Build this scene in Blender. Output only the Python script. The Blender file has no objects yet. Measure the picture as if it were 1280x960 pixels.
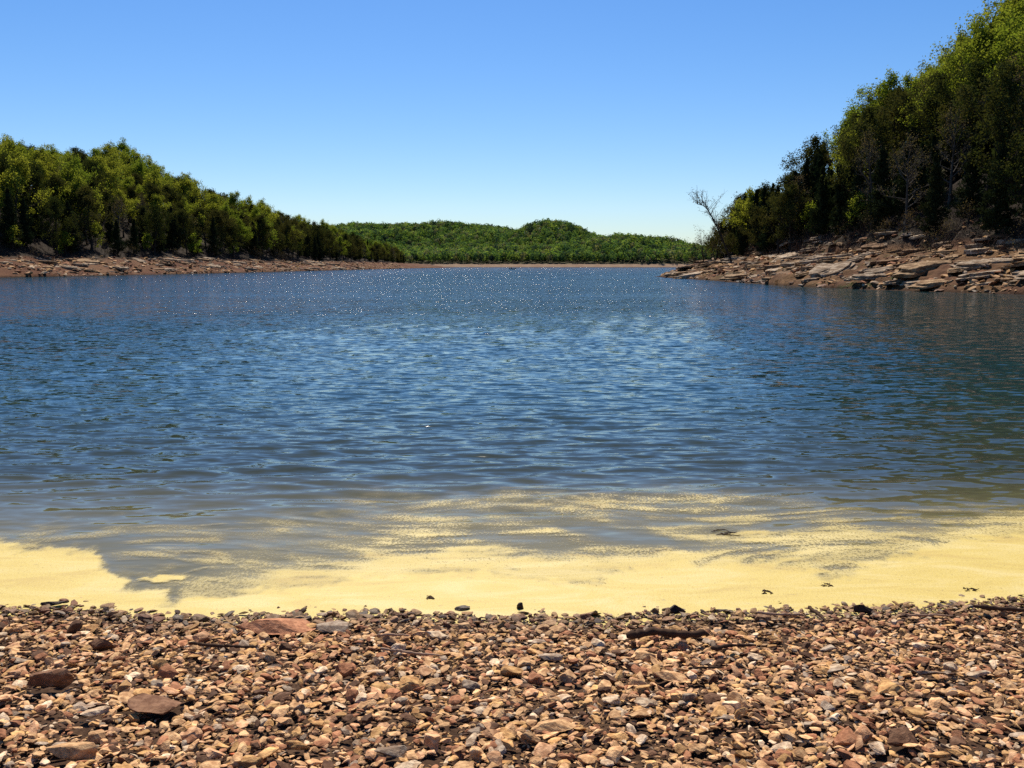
import bpy, bmesh, math, random
import numpy as np
from mathutils import Vector, Matrix

SC = bpy.context.scene
COL = SC.collection
R = math.radians
rng = np.random.default_rng(7)
random.seed(7)

# ------------------------------------------------------------------ camera facts
CAM_H, FPX, PITCH = 2.4, 1173.0, R(7.24)      # eye height above the lake, focal length in photo pixels
def ray(px, py):
    r = np.array([px - 640.0, FPX * math.cos(PITCH) + (480 - py) * math.sin(PITCH),
                  -FPX * math.sin(PITCH) + (480 - py) * math.cos(PITCH)])
    return r / np.linalg.norm(r)
def on_water(px, py):
    d = ray(px, py); t = CAM_H / -d[2]
    return d[0] * t, d[1] * t
def project(x, y, z):
    """arrays -> photo pixel coordinates (used to measure the size things show at)"""
    dz = z - CAM_H
    f = y * math.cos(PITCH) - dz * math.sin(PITCH)
    u = y * math.sin(PITCH) + dz * math.cos(PITCH)
    return 640 + FPX * x / f, 480 - FPX * u / f

# ------------------------------------------------------------------ small helpers
def smooth(a, b, x):
    t = np.clip((x - a) / (b - a), 0, 1)
    return t * t * (3 - 2 * t)

class Noise2:
    """tileable-free 2-D gradient noise on numpy arrays"""
    def __init__(self, seed):
        g = np.random.default_rng(seed)
        self.p = g.permutation(512)
        a = g.random(512) * 2 * np.pi
        self.gx, self.gy = np.cos(a), np.sin(a)
    def __call__(self, x, y):
        x = np.asarray(x, float); y = np.asarray(y, float)
        xi = np.floor(x).astype(int); yi = np.floor(y).astype(int)
        fx, fy = x - xi, y - yi
        def h(i, j): return self.p[(self.p[i & 511] + j) & 511]
        def dot(i, j, dx, dy):
            k = h(i, j); return self.gx[k] * dx + self.gy[k] * dy
        u = fx * fx * fx * (fx * (fx * 6 - 15) + 10); v = fy * fy * fy * (fy * (fy * 6 - 15) + 10)
        a = dot(xi, yi, fx, fy); b = dot(xi + 1, yi, fx - 1, fy)
        c = dot(xi, yi + 1, fx, fy - 1); d = dot(xi + 1, yi + 1, fx - 1, fy - 1)
        return ((a + (b - a) * u) + ((c + (d - c) * u) - (a + (b - a) * u)) * v) * 1.5
    def fbm(self, x, y, n=4, gain=.5):
        s, a, f = 0, 1, 1
        for i in range(n):
            s = s + a * self(x * f + 17.3 * i, y * f - 9.1 * i); a *= gain; f *= 2.03
        return s
N1, N2, N3, N4 = Noise2(1), Noise2(2), Noise2(3), Noise2(4)

def mesh_np(name, verts, faces, smooth_shade=False, attrs=None):
    """faces: list of (n, k) integer arrays"""
    verts = np.asarray(verts, np.float32)
    me = bpy.data.meshes.new(name)
    faces = [np.asarray(f, np.int32) for f in (faces if isinstance(faces, list) else [faces])]
    faces = [f for f in faces if len(f)]
    loops = np.concatenate([f.ravel() for f in faces])
    tot = np.concatenate([np.full(len(f), f.shape[1], np.int32) for f in faces])
    start = np.concatenate([[0], np.cumsum(tot)[:-1]]).astype(np.int32)
    me.vertices.add(len(verts)); me.vertices.foreach_set('co', verts.ravel())
    me.loops.add(len(loops)); me.loops.foreach_set('vertex_index', loops)
    me.polygons.add(len(tot)); me.polygons.foreach_set('loop_start', start)
    me.update(calc_edges=True)
    me.polygons.foreach_set('use_smooth', np.full(len(tot), smooth_shade, bool))
    for an, (typ, data) in (attrs or {}).items():
        at = me.attributes.new(an, typ, 'POINT')
        key = 'color' if typ == 'FLOAT_COLOR' else 'value'
        at.data.foreach_set(key, np.asarray(data, np.float32).ravel())
    me.validate()
    return me

def link(name, me, mat=None, parent=None):
    o = bpy.data.objects.new(name, me); COL.objects.link(o)
    if mat is not None and me is not None and len(me.materials) == 0: me.materials.append(mat)
    if parent is not None: o.parent = parent
    return o
def tag(o, label, cat, group=None):
    o['label'] = label; o['category'] = cat; o['kind'] = 'thing'
    if group: o['group'] = group
    return o
def empty(name, loc, rot=(0, 0, 0), sc=1.0):
    o = bpy.data.objects.new(name, None); COL.objects.link(o)
    o.empty_display_size = .2
    o.location = loc; o.rotation_euler = rot
    o.scale = (sc, sc, sc) if not hasattr(sc, '__len__') else sc
    return o

def grid_faces(nr, nc):
    i = np.arange(nr - 1)[:, None] * nc + np.arange(nc - 1)[None]
    i = i.ravel()
    return np.stack([i, i + 1, i + nc + 1, i + nc], 1)

def tubes(paths, sides):
    """paths: list of (points (n,3), radii (n)) -> verts, faces arrays"""
    V, F, off = [], [], 0
    ang = np.arange(sides) / sides * 2 * np.pi
    for P, rad in paths:
        P = np.asarray(P, float); n = len(P)
        T = np.gradient(P, axis=0); T /= np.linalg.norm(T, axis=1)[:, None] + 1e-9
        ref = np.array([0, 0, 1.]) if abs(T[0][2]) < .8 else np.array([1., 0, 0])
        A = np.cross(T, ref); A /= np.linalg.norm(A, axis=1)[:, None] + 1e-9
        B = np.cross(T, A)
        ring = P[:, None] + np.asarray(rad)[:, None, None] * (np.cos(ang)[None, :, None] * A[:, None] + np.sin(ang)[None, :, None] * B[:, None])
        V.append(ring.reshape(-1, 3))
        i = np.arange(n - 1)[:, None] * sides + np.arange(sides)[None]
        j = np.arange(n - 1)[:, None] * sides + (np.arange(sides)[None] + 1) % sides
        F.append(off + np.stack([i, j, j + sides, i + sides], -1).reshape(-1, 4))
        off += n * sides
    return np.concatenate(V), np.concatenate(F)

# ------------------------------------------------------------------ materials
class NT:
    def __init__(self, name, disp=False):
        self.m = bpy.data.materials.new(name); self.m.use_nodes = True
        self.t = self.m.node_tree; self.t.nodes.clear()
        self.out = self.n('ShaderNodeOutputMaterial')
    def n(self, typ, **kw):
        nd = self.t.nodes.new(typ)
        for k, v in kw.items(): setattr(nd, k, v)
        return nd
    def l(self, a, b): self.t.links.new(a, b)
    def noise(self, vec, scale, detail=3, rough=.55, dims='3D', dist=0):
        nd = self.n('ShaderNodeTexNoise', noise_dimensions=dims)
        nd.inputs['Scale'].default_value = scale; nd.inputs['Detail'].default_value = detail
        nd.inputs['Roughness'].default_value = rough; nd.inputs['Distortion'].default_value = dist
        if vec is not None: self.l(vec, nd.inputs['Vector'])
        return nd
    def math(self, op, a, b=None, c=None, clamp=False):
        nd = self.n('ShaderNodeMath', operation=op, use_clamp=clamp)
        for i, v in enumerate((a, b, c)):
            if v is None: continue
            if isinstance(v, (int, float)): nd.inputs[i].default_value = v
            else: self.l(v, nd.inputs[i])
        return nd.outputs[0]
    def ramp(self, fac, stops):
        nd = self.n('ShaderNodeValToRGB'); e = nd.color_ramp.elements
        while len(e) < len(stops): e.new(.5)
        for el, (p, c) in zip(e, stops): el.position = p; el.color = (*c, 1)
        self.l(fac, nd.inputs[0]); return nd.outputs[0]
    def mix(self, fac, a, b, blend='MIX'):
        nd = self.n('ShaderNodeMix', data_type='RGBA', blend_type=blend)
        for s, v in ((nd.inputs['Factor'], fac), (nd.inputs['A'], a), (nd.inputs['B'], b)):
            if isinstance(v, (int, float)): s.default_value = v
            elif isinstance(v, tuple): s.default_value = (*v, 1)
            else: self.l(v, s)
        return nd.outputs['Result']
    def maprange(self, v, a, b, c=0, d=1, kind='SMOOTHSTEP'):
        nd = self.n('ShaderNodeMapRange', interpolation_type=kind)
        self.l(v, nd.inputs['Value'])
        for i, x in zip(('From Min', 'From Max', 'To Min', 'To Max'), (a, b, c, d)): nd.inputs[i].default_value = x
        return nd.outputs['Result']
    def pos(self): return self.n('ShaderNodeNewGeometry').outputs['Position']
    def obj(self): return self.n('ShaderNodeTexCoord').outputs['Object']
    def mapping(self, vec, scale):
        nd = self.n('ShaderNodeMapping'); self.l(vec, nd.inputs['Vector']); nd.inputs['Scale'].default_value = scale
        return nd.outputs[0]
    def principled(self, col, rough=.8, spec=.3):
        b = self.n('ShaderNodeBsdfPrincipled')
        for s, v in ((b.inputs['Base Color'], col), (b.inputs['Roughness'], rough)):
            if isinstance(v, (int, float)): s.default_value = v
            elif isinstance(v, tuple): s.default_value = (*v, 1)
            else: self.l(v, s)
        b.inputs['Specular IOR Level'].default_value = spec
        return b
    def bump(self, h, strength, dist, bsdf):
        nd = self.n('ShaderNodeBump'); nd.inputs['Strength'].default_value = strength; nd.inputs['Distance'].default_value = dist
        self.l(h, nd.inputs['Height']); self.l(nd.outputs[0], bsdf.inputs['Normal'])
    def done(self, bsdf):
        self.l(bsdf.outputs[0], self.out.inputs['Surface']); return self.m

def leaf_material(name, base, warm, trans=.5, spread=1.0, attr=None):
    t = NT(name)
    info = t.n('ShaderNodeObjectInfo')
    nz = t.noise(t.obj(), .55, 2, .5)
    f = t.math('ADD', t.math('MULTIPLY', info.outputs['Random'], .75 * spread), t.math('MULTIPLY', t.maprange(nz.outputs['Fac'], .35, .65), .45), clamp=True)
    c = t.mix(f, base, warm)
    if attr:
        at = t.n('ShaderNodeAttribute', attribute_name=attr); c = at.outputs['Color']
    d = t.n('ShaderNodeBsdfDiffuse'); tr = t.n('ShaderNodeBsdfTranslucent'); m = t.n('ShaderNodeMixShader')
    t.l(c, d.inputs['Color'])
    tc = t.mix(1.0, c, (1.15, 1.1, .55), 'MULTIPLY'); t.l(tc, tr.inputs['Color'])
    m.inputs[0].default_value = trans
    t.l(d.outputs[0], m.inputs[1]); t.l(tr.outputs[0], m.inputs[2])
    return t.done(m)

M = {}
M['leaf_spring'] = leaf_material('spring_leaf', (.108, .172, .026), (.21, .228, .040), .55)
M['leaf_olive'] = leaf_material('olive_leaf', (.034, .050, .015), (.074, .070, .024), .3)
M['leaf_cedar'] = leaf_material('cedar_needle', (.016, .028, .013), (.03, .036, .016), .12)
M['leaf_bud'] = leaf_material('bud', (.13, .12, .06), (.17, .12, .075), .3)
M['leaf_wood'] = leaf_material('distant_leaf', (0, 0, 0), (0, 0, 0), .35, attr='col')

def bark_material(name, a, b):
    t = NT(name)
    nz = t.noise(t.mapping(t.obj(), (6, 6, 1.2)), 1.5, 4)
    return t.done(t.principled(t.mix(nz.outputs['Fac'], a, b), .9, .1))
M['bark'] = bark_material('bark', (.022, .017, .013), (.055, .044, .034))
M['bark_grey'] = bark_material('grey_bark', (.05, .043, .035), (.11, .095, .08))
M['driftwood'] = bark_material('dark_driftwood', (.03, .018, .012), (.09, .05, .03))
M['stick'] = bark_material('weathered_stick', (.22, .13, .08), (.42, .28, .19))

def stone_material(name, source):
    t = NT(name)
    if source == 'object':
        info = t.n('ShaderNodeObjectInfo'); c, al = info.outputs['Color'], info.outputs['Alpha']
    else:
        at = t.n('ShaderNodeAttribute', attribute_name='col'); c, al = at.outputs['Color'], at.outputs['Alpha']
    p = t.pos()
    n1 = t.noise(p, 28, 5, .62); n2 = t.noise(p, 190, 3, .6); n3 = t.noise(p, 9, 3)
    c1 = t.mix(t.maprange(n1.outputs['Fac'], .36, .66), t.mix(1.0, c, (.56, .48, .44), 'MULTIPLY'), c)
    c2 = t.mix(t.maprange(n3.outputs['Fac'], .52, .72, 0, .35), c1, (.20, .105, .055))
    c3 = t.mix(t.maprange(n2.outputs['Fac'], .3, .7, 0, .4), c2, t.mix(1.0, c2, (1.35, 1.3, 1.2), 'MULTIPLY'))
    b = t.principled(c3, al, .2)
    h = t.math('ADD', n1.outputs['Fac'], t.math('MULTIPLY', n2.outputs['Fac'], .3))
    t.bump(h, .7, .012, b)
    return t.done(b)
M['stone'] = stone_material('loose_stone', 'object')
M['gravel'] = stone_material('gravel_stone', 'attr')

def slab_material():
    t = NT('limestone')
    info = t.n('ShaderNodeObjectInfo'); p = t.pos()
    n1 = t.noise(t.mapping(p, (1, 1, 3)), 1.2, 5, .6); n2 = t.noise(p, 6, 4, .6)
    c = t.mix(t.maprange(n1.outputs['Fac'], .38, .64), t.mix(1.0, info.outputs['Color'], (.45, .36, .28), 'MULTIPLY'), info.outputs['Color'])
    c = t.mix(t.maprange(n2.outputs['Fac'], .5, .75, 0, .5), c, (.13, .075, .045))
    b = t.principled(c, .85, .2)
    t.bump(n2.outputs['Fac'], .8, .15, b)
    return t.done(b)
M['slab'] = slab_material()

def soil_material(name, a, b, c, scale):
    t = NT(name); p = t.pos()
    n1 = t.noise(p, scale, 5, .6); n2 = t.noise(p, scale * 9, 4, .6)
    col = t.ramp(t.maprange(n1.outputs['Fac'], .3, .7), [(0, a), (.5, b), (1, c)])
    col = t.mix(t.maprange(n2.outputs['Fac'], .35, .7, 0, .55), col, t.mix(1.0, col, (.5, .45, .42), 'MULTIPLY'))
    b_ = t.principled(col, .95, .1)
    t.bump(n2.outputs['Fac'], .8, 1.0 / scale * .1, b_)
    return t.done(b_)
M['beach'] = soil_material('beach_soil', (.05, .028, .016), (.075, .042, .025), (.10, .06, .035), 6)

def bank_material(name, red, tan, litter, zline, green=0.0):
    """bare soil on the drawn-down bank, leaf litter above the old waterline"""
    t = NT(name); p = t.pos()
    sep = t.n('ShaderNodeSeparateXYZ'); t.l(p, sep.inputs[0])
    n1 = t.noise(t.mapping(p, (1, 1, 2.5)), .12, 5, .62); n2 = t.noise(p, 1.6, 4, .65)
    col = t.mix(t.maprange(n1.outputs['Fac'], .40, .62), red, tan)
    col = t.mix(t.maprange(n2.outputs['Fac'], .35, .7, 0, .6), col, t.mix(1.0, col, (.45, .40, .36), 'MULTIPLY'))
    zz = t.math('ADD', sep.outputs['Z'], t.math('MULTIPLY', t.math('SUBTRACT', n1.outputs['Fac'], .5), 3))
    col = t.mix(t.maprange(zz, zline, zline + 1.2), col, litter)
    n4 = t.noise(p, .22, 3, .6)
    col = t.mix(t.math('MULTIPLY', t.maprange(n4.outputs['Fac'], .54, .66, 0, green), t.maprange(n2.outputs['Fac'], .4, .6)), col, (.05, .062, .016))
    wet = t.maprange(sep.outputs['Z'], .05, .4)
    col = t.mix(wet, t.mix(1.0, col, (.35, .32, .30), 'MULTIPLY'), col)
    b = t.principled(col, .95, .1)
    t.bump(n2.outputs['Fac'], 1.0, .25, b)
    return t.done(b)
M['left_bank'] = bank_material('left_bank_soil', (.105, .044, .023), (.15, .078, .040), (.022, .015, .010), 3.4)
M['right_bank'] = bank_material('right_bank_soil', (.10, .048, .025), (.15, .085, .038), (.022, .015, .010), 4.2, .8)
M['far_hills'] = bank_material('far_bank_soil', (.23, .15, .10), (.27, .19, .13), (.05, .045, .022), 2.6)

def water_material():
    t = NT('lake_water'); p = t.pos()
    sep = t.n('ShaderNodeSeparateXYZ'); t.l(p, sep.inputs[0])
    Y = sep.outputs['Y']
    def slopes(sx, sy, seed_off, detail):
        mp = t.n('ShaderNodeMapping'); t.l(p, mp.inputs['Vector'])
        mp.inputs['Scale'].default_value = (sx, sy, 0); mp.inputs['Location'].default_value = (seed_off, seed_off * 1.7, 0)
        mp.inputs['Rotation'].default_value = (0, 0, R(3))
        nz = t.noise(mp.outputs[0], 1, detail, .5, '2D', .3)
        s = t.n('ShaderNodeSeparateColor'); t.l(nz.outputs['Color'], s.inputs[0])
        return t.math('SUBTRACT', s.outputs[0], .5), t.math('SUBTRACT', s.outputs[1], .5)
    ax, ay = slopes(.75, 3.3, 3.1, 2)        # wavelets half a metre long
    bx, by = slopes(3.0, 10.0, 11.7, 2)      # ripples
    cx, cy = slopes(.02, .07, 5.5, 3)       # gusts
    far = t.maprange(Y, 14, 55)
    lee = t.maprange(t.math('SUBTRACT', sep.outputs['X'], t.math('MULTIPLY', Y, .20)), 0, 10, 1, .30)      # the right hill shelters the water below it
    gust = t.math('MULTIPLY', lee, t.math('ADD', 1.0, t.math('MULTIPLY', cx, .9)))
    ka = t.math('MULTIPLY', t.math('MULTIPLY_ADD', far, WAVE_A - .3, .3), gust)
    kb = t.math('MULTIPLY', t.math('MULTIPLY', t.math('MULTIPLY_ADD', far, WAVE_B - .6, .6), t.maprange(Y, 6.5, 13, .15, 1)), gust)
    lean = t.math('MULTIPLY', t.maprange(Y, 18, 85), t.math('MULTIPLY', gust, .125))      # wind from across the lake leans the wavelets toward this shore
    sx = t.math('ADD', t.math('MULTIPLY', ax, t.math('MULTIPLY', ka, .7)), t.math('MULTIPLY', bx, t.math('MULTIPLY', kb, .8)))
    sy = t.math('SUBTRACT', t.math('ADD', t.math('MULTIPLY', ay, ka), t.math('MULTIPLY', by, kb)), lean)
    cmb = t.n('ShaderNodeCombineXYZ'); t.l(sx, cmb.inputs[0]); t.l(sy, cmb.inputs[1])
    geo = t.n('ShaderNodeNewGeometry')
    add = t.n('ShaderNodeVectorMath', operation='ADD'); t.l(geo.outputs['Normal'], add.inputs[0]); t.l(cmb.outputs[0], add.inputs[1])
    nrm = t.n('ShaderNodeVectorMath', operation='NORMALIZE'); t.l(add.outputs[0], nrm.inputs[0])
    col = t.ramp(t.maprange(Y, 6.0, 22.0, 0, 1, 'LINEAR'), [(0, (.15, .135, .07)), (.15, (.125, .115, .06)), (.30, (.036, .044, .029)), (.65, (.016, .036, .034)), (1, (.012, .036, .042))])
    b = t.principled(col, .045, .42)
    b.inputs['IOR'].default_value = 1.333
    t.l(nrm.outputs[0], b.inputs['Normal'])
    return t.done(b)
WAVE_A, WAVE_B = 1.2, 1.35
M['water'] = water_material()

def pollen_material():
    t = NT('pollen_film'); p = t.pos()
    at = t.n('ShaderNodeAttribute', attribute_name='cover'); D = at.outputs['Fac']
    g1 = t.noise(t.mapping(p, (1, .55, 0)), 42, 2, .6, '2D'); g2 = t.noise(t.mapping(p, (1, .6, 0)), 110, 2, .6, '2D')
    g = t.math('ADD', t.math('MULTIPLY', g1.outputs['Fac'], .6), t.math('MULTIPLY', g2.outputs['Fac'], .4))
    thr = t.math('SUBTRACT', 1.0, D)
    a = t.math('SUBTRACT', t.math('MULTIPLY', t.math('SUBTRACT', g, .5), 2.6), t.math('MULTIPLY', t.math('SUBTRACT', thr, .5), 1.6))
    grain = t.maprange(a, -.28, .38)
    film = t.math('MULTIPLY', D, .62)
    sm = t.maprange(t.noise(t.mapping(p, (.6, 1.5, 1)), .9, 3, .5, dist=.8).outputs['Fac'], .42, .60); px3 = t.n('ShaderNodeSeparateXYZ'); t.l(p, px3.inputs[0]); sm = t.math('MAXIMUM', sm, t.maprange(px3.outputs['X'], -.5, -1.6))      # where it lies as smooth film rather than grains
    grain = t.math('ADD', t.math('MULTIPLY', grain, t.math('SUBTRACT', 1.0, t.math('MULTIPLY', sm, .6))), t.math('MULTIPLY', t.maprange(D, .1, .95, 0, 1, 'LINEAR'), t.math('MULTIPLY', sm, .6)))
    alpha = t.math('MAXIMUM', t.math('MULTIPLY', grain, t.maprange(D, .02, .2)), t.math('MULTIPLY', film, t.maprange(D, .02, .3)))
    alpha = t.math('MAXIMUM', alpha, t.maprange(D, .82, .97))
    n3 = t.noise(t.mapping(p, (.8, 2.6, 1)), 1.3, 5, .62, dist=1.2); n4 = t.noise(t.mapping(p, (1, 1.8, 1)), 9, 4, .7); n5 = t.noise(p, 70, 2, .5)
    col = t.ramp(t.maprange(D, .25, 1), [(0, (.27, .235, .12)), (.6, (.43, .345, .12)), (1, (.54, .415, .105))])
    col = t.mix(t.maprange(n3.outputs['Fac'], .45, .68, 0, .75), col, (.60, .49, .20))
    col = t.mix(t.maprange(n3.outputs['Fac'], .48, .30, 0, .45), col, (.40, .27, .07))
    col = t.mix(t.maprange(n4.outputs['Fac'], .60, .74, 0, .55), col, (.30, .22, .08))
    col = t.mix(t.maprange(n5.outputs['Fac'], .68, .75, 0, .8), col, (.10, .06, .03))
    col = t.mix(t.maprange(g2.outputs['Fac'], .35, .6, .25, 0), col, (.26, .17, .05))
    b = t.principled(col, .6, .3)
    t.l(alpha, b.inputs['Alpha'])
    t.bump(g1.outputs['Fac'], .25, .01, b)
    return t.done(b)
M['pollen'] = pollen_material()

def plain(name, c, rough=.6, spec=.3):
    t = NT(name)
    nz = t.noise(t.obj(), 7, 3)
    return t.done(t.principled(t.mix(nz.outputs['Fac'], tuple(x * .75 for x in c), tuple(min(1, x * 1.2) for x in c)), rough, spec))

# ------------------------------------------------------------------ world, sun, camera
SUN_EL, SUN_AZ = 53.0, -7.0        # degrees; azimuth from straight ahead (+Y), negative to the left
world = bpy.data.worlds.new('World'); SC.world = world; world.use_nodes = True
wt = world.node_tree; wt.nodes.clear()
wo = wt.nodes.new('ShaderNodeOutputWorld'); bg = wt.nodes.new('ShaderNodeBackground')
sky = wt.nodes.new('ShaderNodeTexSky'); sky.sky_type = 'NISHITA'; sky.sun_disc = False
sky.sun_elevation = R(SUN_EL); sky.sun_rotation = R(SUN_AZ)
sky.altitude = 200; sky.air_density = 1.0; sky.dust_density = .3; sky.ozone_density = 3.0
hs = wt.nodes.new('ShaderNodeHueSaturation'); hs.inputs['Saturation'].default_value = 1.28; hs.inputs['Value'].default_value = 1.0
wt.links.new(sky.outputs[0], hs.inputs['Color']); tn = wt.nodes.new('ShaderNodeMix'); tn.data_type = 'RGBA'; tn.blend_type = 'MULTIPLY'; tn.inputs['Factor'].default_value = 1
tn.inputs['B'].default_value = (.84, .93, 1.10, 1); wt.links.new(hs.outputs[0], tn.inputs['A'])
wt.links.new(tn.outputs['Result'], bg.inputs['Color']); wt.links.new(bg.outputs[0], wo.inputs['Surface'])
bg.inputs['Strength'].default_value = .076

sl = bpy.data.lights.new('sun', 'SUN'); sl.energy = 4.8; sl.angle = R(.53); sl.color = (1, .91, .77)
so = bpy.data.objects.new('sun', sl); COL.objects.link(so)
sd = Vector((math.sin(R(SUN_AZ)) * math.cos(R(SUN_EL)), math.cos(R(SUN_AZ)) * math.cos(R(SUN_EL)), math.sin(R(SUN_EL))))
so.rotation_euler = sd.to_track_quat('Z', 'Y').to_euler(); so.location = (0, 0, 60)

cd = bpy.data.cameras.new('camera'); cd.sensor_width = 36; cd.lens = FPX / 1280 * 36; cd.clip_end = 6000; cd.clip_start = .05
co = bpy.data.objects.new('camera', cd); COL.objects.link(co); co.location = (0, 0, CAM_H); co.rotation_euler = (R(90) - PITCH, 0, 0)
SC.camera = co
SC.view_settings.view_transform = 'Standard'; SC.view_settings.look = 'None'
SC.view_settings.exposure = .5; SC.view_settings.gamma = 1
SC.render.engine = 'CYCLES'
SC.cycles.sample_clamp_direct = 12; SC.cycles.max_bounces = 6; SC.cycles.transparent_max_bounces = 8; SC.cycles.diffuse_bounces = 2; SC.cycles.glossy_bounces = 3
SC.cycles.use_denoising = False
try: SC.cycles.denoiser = 'OPENIMAGEDENOISE'
except Exception: pass

# ------------------------------------------------------------------ beach
_sx = np.array([-900, -300, 0, 110, 200, 300, 450, 640, 760, 900, 1000, 1100, 1180, 1280, 1600, 2200])
_sy = np.array([756, 756, 760, 763, 768, 770, 771, 771, 770, 766, 764, 759, 755, 747, 735, 725])
_sw = np.array([on_water(a, b) for a, b in zip(_sx, _sy)])
def shore_y(x):
    y = np.interp(x, _sw[:, 0], _sw[:, 1])
    return y + .08 * N1(x * 1.1, 3.3) + .05 * N2(x * 3.5, 1.3)
def beach_z(x, y):
    t = shore_y(x) - y
    z = np.where(t > 0, .125 * t + .012 * np.minimum(t, 8), .16 * t)
    return z + (.03 * N2(x * .8, y * .8) + .014 * N3.fbm(x * 3, y * 3, 3)) * np.clip(np.abs(t) * 2, .25, 1)
bx = np.concatenate([np.linspace(-90, -7, 60)[:-1], np.linspace(-7, 7, 300), np.linspace(7, 90, 60)[1:]])
by = np.concatenate([np.linspace(-60, 1, 50)[:-1], np.linspace(1, 8.5, 190), np.linspace(8.5, 16, 14)[1:]])
BX, BY = np.meshgrid(bx, by)
beach = link('beach', mesh_np('beach', np.stack([BX, BY, beach_z(BX, BY) - .012], -1).reshape(-1, 3), grid_faces(len(by), len(bx)), True), M['beach'])
beach['kind'] = 'structure'

# ------------------------------------------------------------------ water
_wr = np.random.default_rng(21)
_W = []
for i in range(22):
    lam = .19 * (.85 / .19) ** (_wr.random() ** 1.35)
    th = R(90) + _wr.normal(0, R(13))
    _W.append((2 * np.pi / lam * math.cos(th), 2 * np.pi / lam * math.sin(th), _wr.random() * 6.28, lam))
def wave_z(x, y, dy):
    z = np.zeros_like(x)
    wx = x + .35 * N1(x * .35, y * .5); wy = y + .25 * N2(x * .3, y * .45)
    for i, (kx, ky, ph, lam) in enumerate(_W):
        g = .7 + .4 * N3(x * .12 + 3.7 * i, y * .2 + 1.9 * i)
        a = .0068 * lam ** .8 * np.clip(g, 0, 1.3) * smooth(3.2, 6, lam / dy)
        s = np.sin(kx * wx + ky * wy + ph)
        z = z + a * (s + .25 * (s * s - .5))
    off = y - shore_y(x)
    return z * (.12 + .88 * smooth(1.0, 4.5, off)) * WAVE_GEO * (1 - .45 * smooth(0, 10, x - .2 * y))
WAVE_GEO = .9
rows = [5.2]
while rows[-1] < 1760:
    y = rows[-1]; rows.append(y + (max(.035, y * .0042) if y < 60 else y * .03))
rows = np.array(rows); dys = np.gradient(rows)
cols = np.linspace(-1, 1, 560)
WY = np.repeat(rows[:, None], len(cols), 1); WX = cols[None] * (rows[:, None] * .72 + 6.5)
DY = np.repeat(dys[:, None], len(cols), 1)
WZ = wave_z(WX, WY, np.maximum(DY, .05))
lake = link('lake_water', mesh_np('lake_water', np.stack([WX, WY, WZ], -1).reshape(-1, 3), grid_faces(len(rows), len(cols)), True), M['water'])
lake['kind'] = 'structure'

# ------------------------------------------------------------------ pollen on the water
px_ = np.arange(-12, 12, .018); py_ = np.arange(5.7, 13.2, .03)
PX, PY = np.meshgrid(px_, py_)
u, v = project(PX, PY, np.zeros_like(PX))                 # where the film was surveyed on the photograph
wu = u + 34 * N1.fbm(PX * .9, PY * .8, 3) + 9 * N2.fbm(PX * 4, PY * 3, 3)
wv = v + 9 * N2.fbm(PX * .8 + 7, PY * .9, 3) + 3.2 * N3.fbm(PX * 4, PY * 3, 3)
bnd_u = [-900, 0, 60, 110, 128, 142, 152, 205, 218, 232, 246, 270, 320, 400, 470, 520, 560, 640, 720, 800, 900, 1000, 1050, 1085, 1120, 1180, 1280, 2200]
bnd_v = [676, 681, 684, 692, 708, 722, 735, 742, 752, 758, 748, 738, 730, 727, 716, 708, 703, 712, 716, 706, 702, 704, 712, 700, 688, 676, 668, 655]
edge = wv - np.interp(wu, bnd_u, bnd_v)
dense = smooth(-17, 14, edge + 7 * N2.fbm(PX * 3.1, PY * 4, 4, .6) + 4 * N4.fbm(PX * 11, PY * 9, 2))
# streaks and swirls drawn out along the shore
q1 = PX + .9 * N1(PX * .5, PY * .7); q2 = PY + .50 * N3(PX * .42 + 4, PY * .6) + .16 * np.sin(PX * 1.1 + 1.2)
st = N2.fbm(q1 * .5, q2 * 1.7, 4, .55)
st2 = N4.fbm(q1 * 1.2 + 5, q2 * 5.0, 4, .6)
cl = N3.fbm(PX * 1.6 + 9, PY * 1.3, 4, .6)
inner = smooth(622, 668, wv) * smooth(190, 360, wu) * smooth(1130, 1000, wu)
mid = np.clip(.47 + .32 * st + .32 * st2 + .22 * cl + .24 * smooth(655, 720, wv), .27, .86) * inner
cloud = smooth(600, 630, wv) * smooth(340, 520, wu) * smooth(1090, 930, wu) * np.clip(.45 + .24 * st + .26 * st2 + .2 * cl, .26, .66)
rightc = smooth(606, 650, wv) * smooth(900, 1040, wu) * np.clip(.34 + .30 * st + .3 * st2 + .32 * smooth(635, 672, wv), .18, .72)
left = smooth(638, 652, wv) * smooth(696, 668, wv) * smooth(470, 330, wu) * np.clip(.24 + .5 * st + .3 * st2, 0, .5)
ridge = smooth(.80, 1.0, 1 - np.abs(N1.fbm(q1 * .7 + 3, q2 * 2.2 + .8 * N4(PX * .8, PY * .9), 3, .45)))
trace = smooth(640, 690, wv) * smooth(80, 200, wu) * np.clip(.28 + .42 * st2 + .32 * st + .24 * ridge, .05, .6)
edge_soft = smooth(-26, 12, edge + 16 * st2 + 8 * cl) * .5
den = np.maximum.reduce([dense, mid, cloud, rightc, left, trace, edge_soft * smooth(380, 560, wu)])
ridge = smooth(.86, 1.0, 1 - np.abs(N1.fbm(q1 * .7 + 3, q2 * 2.2 + .8 * N4(PX * .8, PY * .9), 3, .45)))
den = np.maximum(den, ridge * .52 * smooth(636, 664, wv) * smooth(150, 230, wu) * smooth(760, 520, wu))
isl = smooth(1.15, .75, np.hypot((wu - 184 - 10 * st2 * 3) / 21, (wv - 719 - 6 * cl) / 8)); isl *= np.clip(.75 + .9 * st2 + .5 * cl, 0, 1); den = np.maximum(den, isl)
lane = smooth(15, 4, np.abs(wv - (646 + (wu - 640) * .155))) * smooth(600, 680, wu) * smooth(930, 850, wu); den *= 1 - .6 * lane
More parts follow.
